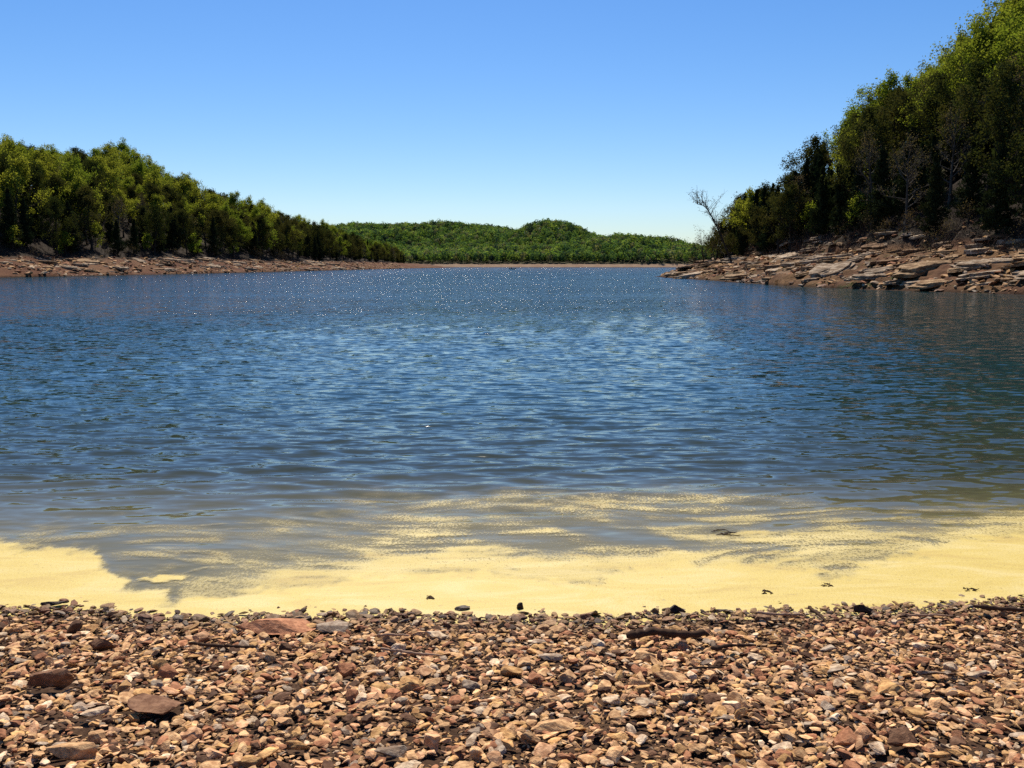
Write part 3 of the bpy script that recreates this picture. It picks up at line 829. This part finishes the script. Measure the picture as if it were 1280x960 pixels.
def make_broadleaf(seed, H, spread, clear, nlimb, nleaf, lsize, clump, twigs=3, sub=5, lean=.03):
    g = np.random.default_rng(seed)
    thick, thin, tips = [], [], []
    tr, _ = bend((0, 0, -.4), (g.normal(0, lean), g.normal(0, lean), 1), H * .88 + .4, 9, g, .035, .05)
    r0 = .016 * H
    tt = np.linspace(0, 1, 10); thick.append((tr, r0 * (1.25 * (1 - tt) ** 1.1 + .06) * np.where(tt < .05, 1.25, 1)))
    for i in range(nlimb):
        t = clear + (1 - clear) * ((i + g.random() * .8) / nlimb)
        k = t * 9; a = int(min(k, 8)); p = tr[a] + (tr[a + 1] - tr[a]) * (k - a)
        q = (t - clear) / (1 - clear)
        prof = (math.sin(min(1, q * 1.15 + .18) * math.pi * .92) ** .7) * (1 - .25 * q) + .12
        az = i * 2.4 + g.normal(0, .35); el = R(22 + 40 * q + g.normal(0, 9))
        L = spread * prof * g.uniform(.72, 1.2)
        d = (math.cos(az) * math.cos(el), math.sin(az) * math.cos(el), math.sin(el))
        P, d1 = bend(p, d, L, 5, g, .13, .07)
        rl = r0 * (.42 * (1 - q) + .14)
        thick.append((P, rl * np.linspace(1, .25, 6)))
        for j in range(sub):
            s = .3 + .7 * (j + g.random()) / sub; kk = s * 5; b = int(min(kk, 4)); pp = P[b] + (P[b + 1] - P[b]) * (kk - b)
            dd = (P[b + 1] - P[b]); dd = dd / np.linalg.norm(dd) + g.normal(size=3) * .65 + np.array([0, 0, .25]); dd /= np.linalg.norm(dd)
            Ls = L * g.uniform(.25, .5) * (1.15 - .5 * s) + .25
            Q, d2 = bend(pp, dd, Ls, 3, g, .16, .08)
            thin.append((Q, rl * .38 * np.linspace(1, .3, 4)))
            for m in range(twigs):
                z = .35 + .65 * g.random(); c = int(min(z * 3, 2)); p3 = Q[c] + (Q[c + 1] - Q[c]) * (z * 3 - c)
                d3 = d2 + g.normal(size=3) * .7 + np.array([0, 0, .25]); d3 /= np.linalg.norm(d3)
                T, _ = bend(p3, d3, Ls * g.uniform(.35, .75) + .15, 2, g, .15, .05)
                thin.append((T, rl * .16 * np.array([1, .7, .3]))); tips.append(T[1]); tips.append(T[2])
    v1, f1 = tubes(thick, 6); v2, f2 = tubes(thin, 3)
    trunk = (np.concatenate([v1, v2]), [f1, f2 + len(v1)])
    tips = np.array(tips)
    wgt = g.random(len(tips)) ** 1.2 + .12; idx = g.choice(len(tips), nleaf, p=wgt / wgt.sum())
    C = tips[idx] + g.normal(size=(nleaf, 3)) * clump
    C[:, 2] = np.maximum(C[:, 2], H * clear * .55)
    return trunk, leaves(C, lsize, g)
def make_cedar(seed, H, width, nleaf, lsize):
    g = np.random.default_rng(seed)
    tr, _ = bend((0, 0, -.4), (g.normal(0, .02), g.normal(0, .02), 1), H + .4, 8, g, .015, .05)
    thick = [(tr, .014 * H * np.linspace(1.2, .05, 9))]; thin = []; C = []; A = []
    nb = int(H * 11)
    for i in range(nb):
        t = .05 + .94 * (i + g.random()) / nb
        k = t * 8; a = int(min(k, 7)); p = tr[a] + (tr[a + 1] - tr[a]) * (k - a)
        w = width * (min(1, (t + .06) * 5) * (1 - t) ** .8 + .035) * g.uniform(.5, 1.25)
        az = g.random() * 6.28; el = R(8 + 45 * t + g.normal(0, 10))
        P, d1 = bend(p, (math.cos(az) * math.cos(el), math.sin(az) * math.cos(el), math.sin(el)), w, 3, g, .12, .06)
        thin.append((P, .006 * H * (1.05 - t) * np.array([.5, .4, .25, .1])))
        m = max(3, int(nleaf / nb * (.3 + 1.4 * w / width)))
        s = g.random(m) ** .6 * 3; b = np.minimum(s.astype(int), 2); Q = P[b] + (P[b + 1] - P[b]) * (s - b)[:, None]
        C.append(Q + g.normal(size=(m, 3)) * (.11 + .05 * w)); A.append(np.repeat(d1[None], m, 0) + np.array([0, 0, .35]))
    tip = tr[-1] + np.stack([g.normal(0, .06, 24), g.normal(0, .06, 24), -g.random(24) * .9], 1); C.append(tip); A.append(np.repeat([[0, 0, 1.]], 24, 0))
    v1, f1 = tubes(thick, 6); v2, f2 = tubes(thin, 3)
    return (np.concatenate([v1, v2]), [f1, f2 + len(v1)]), leaves(np.concatenate(C), lsize, g, 0, .38, np.concatenate(A))

KIND = {}
def reg(kind, build, leafmat, barkmat):
    (tv, tf), (lv, lf) = build
    tm = mesh_np('trunk', tv, tf, True); tm.materials.append(barkmat)
    lm = mesh_np('crown', lv, lf, False); lm.materials.append(leafmat)
    KIND.setdefault(kind, []).append((tm, lm, lv.reshape(-1, 4, 3), float(max(tv[:, 2].max(), lv[:, 2].max()))))
for i in range(5): reg('spring', make_broadleaf(10 + i, 13, 4.7 + .3 * i, .20 + .02 * i, 18, 8500, .155, .34), M['leaf_spring'], M['bark'])
for i in range(4): reg('olive', make_broadleaf(30 + i, 13, 4.3 + .3 * i, .18, 18, 7500, .155, .34), M['leaf_olive'], M['bark'])
for i in range(4): reg('cedar', make_cedar(50 + i, 11, 2.3 + .25 * i, 6500, .22), M['leaf_cedar'], M['bark'])
for i in range(3): reg('bare', make_broadleaf(70 + i, 12.5, 3.4 + .3 * i, .25, 18, 900, .09, .22, 6, 7), M['leaf_bud'], M['bark_grey'])
for i in range(3): reg('sapling', make_broadleaf(80 + i, 5, 1.5, .25, 9, 1500, .13, .22, 2, 4), M['leaf_spring'], M['bark'])
for i in range(4): reg('shrub', make_broadleaf(90 + i, 4.2, 2.0, .04, 14, 260, .07, .18, 5, 5, .15), M['leaf_bud'], M['bark'])
WORD = {'spring': ('leafy_tree', 'tree'), 'olive': ('leafy_tree', 'tree'), 'cedar': ('cedar_tree', 'cedar'), 'bare': ('bare_tree', 'bare tree'), 'sapling': ('sapling', 'sapling'), 'shrub': ('bare_shrub', 'shrub')}
LOOK = {'spring': 'bright yellow-green leafy tree', 'olive': 'dull olive-green tree', 'cedar': 'dark conical cedar', 'bare': 'grey thinly budding tree', 'sapling': 'small bright green sapling', 'shrub': 'low bare twiggy shrub'}

def spread_trees(zf, P, poly, d0, d1, ylo, yhi, xlo, xhi, spacing, g):
    pts = []; tries = 0; cell = {}
    X_ = g.uniform(xlo, xhi, 60000); Y_ = g.uniform(ylo, yhi, 60000)
    D_ = poly_dist(X_, Y_, P); I_ = inside(X_, Y_, poly)
    for x, y, d, i in zip(X_, Y_, D_, I_):
        if not i or d < d0 or d > d1: continue
        s = spacing * (1 + .12 * max(0, d - d0 - 8) / 10)
        key = (int(x // 4), int(y // 4)); ok = True
        for a in range(-2, 3):
            for b in range(-2, 3):
                for (xx, yy) in cell.get((key[0] + a, key[1] + b), ()):
                    if math.hypot(x - xx, y - yy) < s: ok = False; break
                if not ok: break
            if not ok: break
        if not ok: continue
        cell.setdefault(key, []).append((x, y)); pts.append((x, y, d))
    return pts
trees = []          # x, y, z, kind, variant, scale, side, d
g = np.random.default_rng(77)
for (x, y, d) in spread_trees(right_z, RSH, RPOLY, 15.5, 75, 62, 215, 34, 150, 3.7, g):
    z = float(right_z(np.array([x]), np.array([y]))[0])
    up = d - 15
    r = g.random()
    if d < 30: k = 'cedar' if r < .64 else 'olive' if r < .88 else 'bare' if r < .94 else 'spring'
    elif y > 135: k = 'cedar' if r < .34 else 'olive' if r < .48 else 'spring' if r < .92 else 'bare'
    else: k = 'spring' if r < .68 else 'olive' if r < .86 else 'cedar' if r < .9 else 'bare'
    if d > 34 and k in ('cedar', 'olive', 'bare') and g.random() < .75: k = 'spring'
    s = g.uniform(.78, 1.12) * float(np.interp(y, [90, 150, 175, 200], [1.02, 1.0, .98, .85]))
    if k == 'cedar': s *= .92
    if k == 'spring' and d < 30 and y < 150: k = 'olive'; 
    trees.append([x, y, z, k, int(g.integers(len(KIND[k]))), s, 'right', d])
for (x, y, d) in spread_trees(right_z, RSH, RPOLY, 9.5, 15.5, 150, 198, 34, 60, 2.4, g):
    if math.hypot(x - 38.2, y - 164) < 5 or (y < 170 and x < 43): continue
    z = float(right_z(np.array([x]), np.array([y]))[0]); r = g.random()
    k = 'cedar' if r < .34 else 'olive' if r < .66 else 'bare' if r < .92 else 'spring'
    trees.append([x, y, z, k, int(g.integers(len(KIND[k]))), g.uniform(.42, .72) * float(np.interp(d, [9.5, 15.5], [.75, 1.35])), 'right', d])
for (x, y, d) in spread_trees(left_z, LSH, LPOLY, 16, 110, 120, 780, -330, -60, 4.9, g):
    if y > 430 and d > 60: continue
    tip = 640 + 1173 * x / y
    if tip > 506: continue
    z = float(left_z(np.array([x]), np.array([y]))[0])
    r = g.random()
    if d < 25: k = 'cedar' if r < .46 else 'olive' if r < .84 else 'bare' if r < .93 else 'spring'
    elif y > 330: k = 'cedar' if r < .34 else 'olive' if r < .64 else 'spring' if r < .88 else 'bare'
    else: k = 'spring' if r < .38 else 'olive' if r < .84 else 'cedar' if r < .92 else 'bare'
    s = g.uniform(.88, 1.3) * (1.0 if d > 24 else .92) * float(np.interp(tip, [420, 506], [1, .66]))
    trees.append([x, y, z, k, int(g.integers(len(KIND[k]))), s, 'left', d])
# how much of each tree shows from the beach: nearer crowns hide farther ones
for t in trees: t.append(math.hypot(t[0], t[1]))
trees.sort(key=lambda t: t[8])
hor = np.full(3000, -99.0); vis = []
for t in trees:
    x, y, z, k, vi, s, side, d, dist = t
    H = KIND[k][vi][3] * s; az = math.degrees(math.atan2(x, y)); hw = math.degrees(math.atan2(H * .22, dist))
    i0, i1 = int((az - hw + 60) * 25), int((az + hw + 60) * 25) + 1
    i0, i1 = max(0, i0), min(2999, i1)
    if i1 <= i0: vis.append(0); continue
    top = math.degrees(math.atan2(z + H * .93 - CAM_H, dist)); bot = math.degrees(math.atan2(z - CAM_H, dist))
    show = np.clip(top - np.maximum(hor[i0:i1], bot), 0, None).mean() * (i1 - i0)
    inframe = abs(az) < 31
    vis.append(show * inframe)
    hor[i0:i1] = np.maximum(hor[i0:i1], bot + (top - bot) * .88)
order = np.argsort(-np.array(vis))
single = set(order[:285].tolist()) & set(np.where(np.array(vis) > .4)[0].tolist())
print('trees', len(trees), 'single', len(single), 'right', sum(1 for i in single if trees[i][6] == 'right'))

def plant(kind, vi, loc, s, yaw, tilt=(0, 0), sc3=None):
    nm, cat = WORD[kind]; tm, lm, _, _ = KIND[kind][vi]
    r = empty(nm, loc, (tilt[0], tilt[1], yaw), sc3 or s)
    a = bpy.data.objects.new('trunk', tm); COL.objects.link(a); a.parent = r
    b = bpy.data.objects.new('crown', lm); COL.objects.link(b); b.parent = r
    return r
recs = []
for i in single:
    x, y, z, k, vi, s, side, d, dist = trees[i]
    wv_ = s * random.uniform(.92, 1.12)
    r = plant(k, vi, (x, y, z), s, random.random() * 6.28, (random.gauss(0, .03), random.gauss(0, .03)), (wv_, wv_, s))
    recs.append((r, k, side, x, y, d))
# saplings and shrubs at the edge of the woods
g = np.random.default_rng(31)
inlR = ([70, 76, 86, 96, 106, 120, 140, 160, 178, 190], [46, 41.5, 37, 33.5, 31.5, 31, 30.5, 30, 28.8, 29.5])
inlL = ([145, 176, 205, 260, 330, 400, 500], [-108, -97, -91, -84, -80.5, -78, -74])
for yy in (188, 205, 222, 238, 262, 290, 330):
    x = float(np.interp(yy, *inlL)) - 15 - g.random() * 3; z = float(left_z(np.array([x]), np.array([float(yy)]))[0])
    r = plant('sapling', int(g.integers(3)), (x, yy, z), g.uniform(1.0, 1.5), g.random() * 6.28); recs.append((r, 'sapling', 'left', x, yy, 15))
for yy in (130, 150, 165):
    x = float(np.interp(yy, *inlR)) + 15 + g.random() * 2; z = float(right_z(np.array([x]), np.array([float(yy)]))[0])
    r = plant('sapling', int(g.integers(3)), (x, yy, z), g.uniform(.8, 1.2), g.random() * 6.28); recs.append((r, 'sapling', 'right', x, yy, 15))
for i in range(34):
    yy = 74 + 118 * g.random(); x = float(np.interp(yy, *inlR)) + g.uniform(12.5, 17); z = float(right_z(np.array([x]), np.array([yy]))[0])
    r = plant('shrub', int(g.integers(4)), (x, yy, z), g.uniform(.45, .85), g.random() * 6.28); recs.append((r, 'shrub', 'right', x, yy, 14))
for (x, yy, s) in ((37.5, 184, 1.55), (39.0, 181, 1.3), (40.5, 186, 1.4), (36.2, 187, 1.1)):
    z = float(right_z(np.array([x]), np.array([float(yy)]))[0])
    r = plant('shrub', int(g.integers(4)), (x, yy, z - .1), s, g.random() * 6.28); recs.append((r, 'shrub', 'right', x, yy, 12))
for i in range(26):
    yy = 165 + 230 * g.random(); x = float(np.interp(yy, *inlL)) - g.uniform(13, 17); z = float(left_z(np.array([x]), np.array([yy]))[0])
    r = plant('shrub', int(g.integers(4)), (x, yy, z), g.uniform(.5, .95), g.random() * 6.28); recs.append((r, 'shrub', 'left', x, yy, 14))
cells = {}
for r in recs:
    o, k, side, x, y, d = r
    if side == 'left': zn = 'by the left frame edge' if y < 215 else 'above the left bank ledges' if y < 300 else 'toward the far left point'
    else: zn = 'by the right frame edge' if y < 95 else 'above the right bank slabs' if y < 140 else 'toward the right point'
    row = 'at the bank edge' if d < 25 else 'on the lower slope' if d < 42 else 'high on the slope'
    if k in ('shrub', 'sapling'): row = 'at the wood edge'
    cells.setdefault((k, side, zn, row), []).append(r)
for (k, side, zn, row), rs in cells.items():
    rs.sort(key=lambda r: math.hypot(r[3], r[4]))
    for i, (o, *_x) in enumerate(rs):
        q = 'only' if len(rs) == 1 else 'nearest' if i == 0 else ordw(i) + 'nearest'
        tag(o, '%s %s %s %s' % (q, LOOK[k], row, zn), WORD[k][1], {'left': 'trees of the left wood', 'right': 'trees of the right hillside'}[side] if k not in ('shrub', 'sapling') else k + 's at the wood edge')

# the bare tree leaning out over the right point
def leaning_tree():
    g = np.random.default_rng(4)
    x0, y0 = 38.2, 164.0; z0 = float(right_z(np.array([x0]), np.array([y0]))[0])
    root = empty('leaning_tree', (x0, y0, z0))
    K = np.array([(0, 0, -.3), (-1.0, .1, 2.2), (-2.2, .2, 4.8), (-3.4, .3, 7.2), (-4.3, .4, 8.9), (-5.3, .4, 9.9), (-6.4, .5, 10.1)])
    n = 22; t = np.linspace(0, 1, n); P = np.stack([np.interp(t, np.linspace(0, 1, 7), K[:, i]) for i in range(3)], 1)
    for _ in range(2): P[1:-1] = (P[:-2] + 2 * P[1:-1] + P[2:]) / 4
    P[1:] += np.cumsum(g.normal(0, .02, (n - 1, 3)), 0)
    thick = [(P, np.linspace(.16, .03, n))]; thin = []; tips = []
    for i in range(44):
        s = .28 + .72 * g.random(); k = s * (n - 1); a = int(min(k, n - 2)); p = P[a] + (P[a + 1] - P[a]) * (k - a)
        az = g.normal(0, 1.3); d = np.array([-math.cos(az) * .5 + .25 * g.normal(), math.sin(az) * .8, .75 + .3 * g.normal()]); d /= np.linalg.norm(d)
        L = g.uniform(1.2, 4.4) * (1.15 - .35 * s)
        Q, d2 = bend(p, d, L, 4, g, .16, .03); thin.append((Q, np.linspace(.055, .018, 5)))
        for j in range(5):
            b = int(g.integers(1, 5)); dd = d2 + g.normal(size=3) * .7; dd /= np.linalg.norm(dd)
            T, _ = bend(Q[b], dd, g.uniform(.4, 1.1), 2, g, .2, 0); thin.append((T, [.018, .013, .008])); tips += [T[1], T[2]]
    v1, f1 = tubes(thick, 7); v2, f2 = tubes(thin, 3)
    link('trunk', mesh_np('trunk', np.concatenate([v1, v2]), [f1, f2 + len(v1)], True), M['bark'], root)
    tips = np.array(tips); C = tips[g.choice(len(tips), 420)] + g.normal(size=(420, 3)) * .16
    lv, lf = leaves(C, .09, g); link('crown', mesh_np('crown', lv, lf), M['leaf_bud'], root)
    tag(root, 'thin bare tree leaning out over the right point', 'bare tree')
leaning_tree()

# everything further back in the two woods: one mass
def wood_mass(name, items, nleaf, boost):
    g = np.random.default_rng(64); V, C = [], []
    tone = {'spring': [(.108, .172, .026), (.21, .228, .040)], 'olive': [(.034, .050, .015), (.074, .070, .024)], 'cedar': [(.016, .028, .013), (.03, .036, .016)], 'bare': [(.10, .09, .06), (.14, .11, .08)]}
    for (x, y, z, k, vi, s, *_r) in items:
        lv = KIND[k][vi][2]; m = min(nleaf if k != 'bare' else nleaf // 3, len(lv)); q = lv[g.choice(len(lv), m, replace=False)]
        c = q.mean(1, keepdims=True); q = c + (q - c) * boost
        a = g.random() * 6.28; ca, sa = math.cos(a), math.sin(a)
        q = np.stack([q[..., 0] * ca - q[..., 1] * sa, q[..., 0] * sa + q[..., 1] * ca, q[..., 2]], -1) * s + np.array([x, y, z])
        V.append(q.reshape(-1, 3)); a0, a1 = tone[k]; f = g.random(); col = np.array(a0) * (1 - f) + np.array(a1) * f
        cc = np.ones((m * 4, 4)); cc[:, :3] = col * np.repeat(g.uniform(.85, 1.15, m), 4)[:, None]; C.append(cc)
    V = np.concatenate(V)
    o = link(name, mesh_np(name, V, np.arange(len(V)).reshape(-1, 4), False, {'col': ('FLOAT_COLOR', np.concatenate(C))}), M['leaf_wood']); o['kind'] = 'stuff'
    return o
wood_mass('woodland', [t for i, t in enumerate(trees) if i not in single], 700, 2.3)

# brush under the trees
def brush(name, items, seed):
    g = np.random.default_rng(seed); paths = []
    for (x, y, z, n, h) in items:
        for i in range(n):
            p = np.array([x + g.normal(0, .9), y + g.normal(0, .9), z - .1]); d = np.array([g.normal(0, .45), g.normal(0, .45), 1]); d /= np.linalg.norm(d)
            L = h * g.uniform(.5, 1.3); P, d2 = bend(p, d, L, 2, g, .2, -.02); paths.append((P, [.022, .016, .008]))
            for j in range(2):
                dd = d2 + g.normal(size=3) * .7; dd /= np.linalg.norm(dd); T, _ = bend(P[1], dd, L * .5, 1, g, .1, 0); paths.append((T, [.013, .006]))
    v, f = tubes(paths, 3)
    o = link(name, mesh_np(name, v, f), M['brushwood']); o['kind'] = 'stuff'
M['brushwood'] = bark_material('brushwood', (.05, .032, .024), (.13, .085, .062))
items = []
for i in range(420):
    yy = 68 + 124 * g.random(); x = float(np.interp(yy, *inlR)) + 12 + 9 * g.random(); items.append((x, yy, float(right_z(np.array([x]), np.array([yy]))[0]), 7, 1.5))
for i in range(420):
    yy = 140 + 300 * g.random(); x = float(np.interp(yy, *inlL)) - 13 - 9 * g.random(); items.append((x, yy, float(left_z(np.array([x]), np.array([yy]))[0]), 6, 1.8))
brush('undergrowth', items, 6)

# ------------------------------------------------------------------ the hills across the lake
def far_z(x, y):
    def bump(cx, cy, sx, sy, h, p=2.0): return h * np.exp(-(np.abs((x - cx) / sx) ** p + np.abs((y - cy) / sy) ** p))
    e = 5.0
    hs_ = [bump(-190, 1420, 260, 260, 52, 4), bump(50, 1170, 62, 130, 50, 2.4), bump(-60, 1330, 120, 200, 50, 2.5), bump(125, 1060, 92, 120, 27, 3.2), bump(200, 1010, 60, 90, 13, 3), bump(-20, 1040, 90, 110, 17, 2), bump(-5, 1200, 95, 120, 40, 2.2)]
    H = e * np.log(sum(np.exp(h / e) for h in hs_) - len(hs_) + 1)
    H = H - 9.5 + 6 * N1.fbm(x * .012, y * .012, 4)
    sy_ = 900 + 9 * N2(x * .01, 5.5) + np.where(x > 120, (x - 120) * .12, 0)
    d = y - sy_
    bank = 3.0 * np.clip(d / 12, 0, 1)
    lim = np.clip(d - 16, 0, None) * .34
    z = bank + -np.log(np.exp(-np.clip(lim, 0, 300) / 4) + np.exp(-np.clip(H, 0, 300) / 4)) * 4 * (d > 9) + 2.7 * (d > 9)
    return np.where(d > 0, z, -.12 * -d - .02)
gx = np.linspace(-620, 520, 230); gy = np.concatenate([np.linspace(870, 930, 60)[:-1], np.linspace(930, 1750, 150)])
GX, GY = np.meshgrid(gx, gy); GZ = far_z(GX, GY)
fh = link('far_hills', mesh_np('far_hills', np.stack([GX, GY, GZ], -1).reshape(-1, 3), grid_faces(len(gy), len(gx)), True), M['far_hills']); fh['kind'] = 'structure'
def far_forest():
    g = np.random.default_rng(90)
    xs, ys = np.meshgrid(np.arange(-330, 330, 5.7), np.arange(912, 1560, 6.0)); n = xs.size
    x = xs.ravel() + g.uniform(-3, 3, n); y = ys.ravel() + g.uniform(-3, 3, n); z = far_z(x, y)
    pxx = 640 + FPX * x / y; k = (z > 3.6) & (pxx > 380) & (pxx < 930); x, y, z = x[k], y[k], z[k]
    # leave out those hidden behind a nearer ridge
    o = np.argsort(y); x, y, z = x[o], y[o], z[o]; H = g.uniform(7.5, 12.5, len(x)); hz = np.full(700, -9.0); keep = np.zeros(len(x), bool)
    for i in range(len(x)):
        b = int(640 + FPX * x[i] / y[i] - 350); b = min(699, max(0, b)); e = (z[i] + H[i] - CAM_H) / y[i]
        if e > hz[b] - .0008: keep[i] = True
        lo, hi = max(0, b - 2), min(700, b + 3); hz[lo:hi] = np.maximum(hz[lo:hi], (z[i] + H[i] * .6 - CAM_H) / y[i])
    x, y, z, H = x[keep], y[keep], z[keep], H[keep]; n = len(x); print('far trees', n)
    nl = 72
    d = g.normal(size=(n, nl, 3)); d /= np.linalg.norm(d, axis=2, keepdims=True)
    lump = 1 + .28 * np.sin(d[..., 0] * 4 + g.random((n, 1)) * 6) * np.sin(d[..., 1] * 4 + g.random((n, 1)) * 6) + .12 * g.normal(size=(n, nl))
    rad = np.stack([H * .31, H * .31, H * .37], 1) * g.uniform(.85, 1.2, (n, 1))
    C = d * lump[..., None] * rad[:, None] * (g.random((n, nl, 1)) ** .15) + np.stack([x, y, z + H * .58], 1)[:, None]
    nr = d * np.array([1, 1, .9]) + .2 * g.normal(size=(n, nl, 3)); nr /= np.linalg.norm(nr, axis=2, keepdims=True)
    C, nr = C.reshape(-1, 3), nr.reshape(-1, 3)
    r = g.normal(size=C.shape); a = r - (r * nr).sum(1)[:, None] * nr; a /= np.linalg.norm(a, axis=1)[:, None]; b = np.cross(nr, a)
    s = g.uniform(.65, 1.3, (len(C), 1))
    V = np.stack([C - a * s, C - b * s * .8, C + a * s, C + b * s * .8], 1).reshape(-1, 3)
    pal = np.array([(.135, .22, .055), (.205, .28, .068), (.085, .145, .05), (.165, .175, .088), (.045, .072, .045)])
    pk = g.choice(5, n, p=[.32, .22, .22, .12, .12]); tint = g.uniform(.75, 1.25, (n, 1))
    cc = np.ones((n, nl * 4, 4)); cc[..., :3] = (pal[pk] * tint)[:, None]
    o = link('forest', mesh_np('forest', V, np.arange(len(V)).reshape(-1, 4), False, {'col': ('FLOAT_COLOR', cc.reshape(-1, 4))}), M['leaf_wood']); o['kind'] = 'stuff'
far_forest()

# ------------------------------------------------------------------ small boat far out
M['hull'] = plain('dark_green_hull', (.03, .035, .03)); M['motor'] = plain('black_motor', (.012, .012, .013), .4)
M['jacket'] = plain('dark_jacket', (.02, .022, .03), .9); M['skin'] = plain('skin', (.45, .27, .19), .6)
def boat():
    x, y = 640 and on_water(641, 336.6)
    root = empty('fishing_boat', (x, y, 0), (0, 0, R(35)))
    L, W = 4.2, .78
    st_ = np.linspace(-1, 1, 13); V, F = [], []
    for s in st_:
        w = W * (1 if s < .2 else 1 - .55 * ((s - .2) / .8) ** 2); keel = -.12 + .34 * max(0, (s - .3) / .7) ** 2; gun = .42 + .10 * max(0, s) ** 2
        V += [(s * L / 2, -w, gun), (s * L / 2, -w * .82, keel), (s * L / 2, w * .82, keel), (s * L / 2, w, gun), (s * L / 2, w * .92, gun), (s * L / 2, w * .76, keel + .05), (s * L / 2, -w * .76, keel + .05), (s * L / 2, -w * .92, gun)]
    for i in range(12):
        for k in range(8): F.append((i * 8 + k, i * 8 + (k + 1) % 8, i * 8 + 8 + (k + 1) % 8, i * 8 + 8 + k))
    caps = [(0, 1, 6, 7), (1, 2, 5, 6), (2, 3, 4, 5)]
    F += [c for c in caps] + [tuple(96 + i for i in c[::-1]) for c in caps]
    # transom and bow plates close the ends
    V += [(-L / 2 + .01, -W * .9, .40), (-L / 2 + .01, W * .9, .40), (-L / 2 + .01, W * .76, -.06), (-L / 2 + .01, -W * .76, -.06)]; F.append((104, 105, 106, 107))
    bw = W * .45; V += [(L / 2 - .01, -bw * .9, .50), (L / 2 - .01, bw * .9, .50), (L / 2 - .01, bw * .76, .23), (L / 2 - .01, -bw * .76, .23)]; F.append((108, 109, 110, 111))
    link('hull', mesh_np('hull', V, np.array(F)), M['hull'], root)
    for sx in (-.95, .55):
        bm = bmesh.new(); bmesh.ops.create_cube(bm, size=1); bmesh.ops.scale(bm, vec=(.32, 1.30, .05), verts=bm.verts); bmesh.ops.translate(bm, vec=(sx, 0, .30), verts=bm.verts)
        bmesh.ops.bevel(bm, geom=bm.edges[:], offset=.015, segments=2, affect='EDGES'); me = bpy.data.meshes.new('seat'); bm.to_mesh(me); bm.free(); link('seat', me, M['hull'], root)
    bm = bmesh.new()
    for (sz, c) in (((.36, .28, .34), (-L / 2 - .16, 0, .78)), ((.14, .12, .75), (-L / 2 - .16, 0, .25)), ((.10, .14, .30), (-L / 2 - .02, 0, .40))):
        q = bmesh.ops.create_cube(bm, size=1)['verts']; bmesh.ops.scale(bm, vec=sz, verts=q); bmesh.ops.translate(bm, vec=c, verts=q)
    bmesh.ops.bevel(bm, geom=bm.edges[:], offset=.03, segments=2, affect='EDGES'); me = bpy.data.meshes.new('motor'); bm.to_mesh(me); bm.free(); link('outboard_motor', me, M['motor'], root)
    tag(root, 'tiny dark fishing boat far out on the lake', 'boat')
    # seated figure
    P = {'pelvis': (0, 0, .42), 'belly': (.02, 0, .62), 'chest': (.04, 0, .86), 'neck': (.05, 0, 1.02), 'head': (.08, 0, 1.13), 'crown': (.07, 0, 1.24)}
    names = list(P); co_ = [P[k] for k in names]; rad = [.16, .15, .18, .065, .10, .085]; E = [(0, 1), (1, 2), (2, 3), (3, 4), (4, 5)]
    def chain(start, pts, rr):
        prev = start
        for p, r_ in zip(pts, rr): co_.append(p); rad.append(r_); E.append((prev, len(co_) - 1)); prev = len(co_) - 1
    for s in (-1, 1):
        chain(2, [(.04, .20 * s, .92), (.12, .25 * s, .68), (.34, .15 * s, .62), (.42, .12 * s, .63)], [.07, .055, .042, .04])
        chain(0, [(.02, .10 * s, .42), (.44, .13 * s, .46), (.46, .13 * s, .12), (.60, .13 * s, .07)], [.11, .085, .06, .05])
    me = bpy.data.meshes.new('person'); me.from_pydata(co_, E, []); me.update()
    o = link('person', me); sk = o.modifiers.new('skin', 'SKIN'); o.modifiers.new('sub', 'SUBSURF').render_levels = 1
    for i, r_ in enumerate(rad):
        me.skin_vertices[0].data[i].radius = (r_, r_)
    me.skin_vertices[0].data[0].use_root = True
    me.materials.append(M['jacket'])
    a = R(35); o.location = (x - .95 * math.cos(a), y - .95 * math.sin(a), -.08); o.rotation_euler = (0, 0, a)
    tag(o, 'person in dark clothing sitting at the back of the small boat', 'person')
boat()
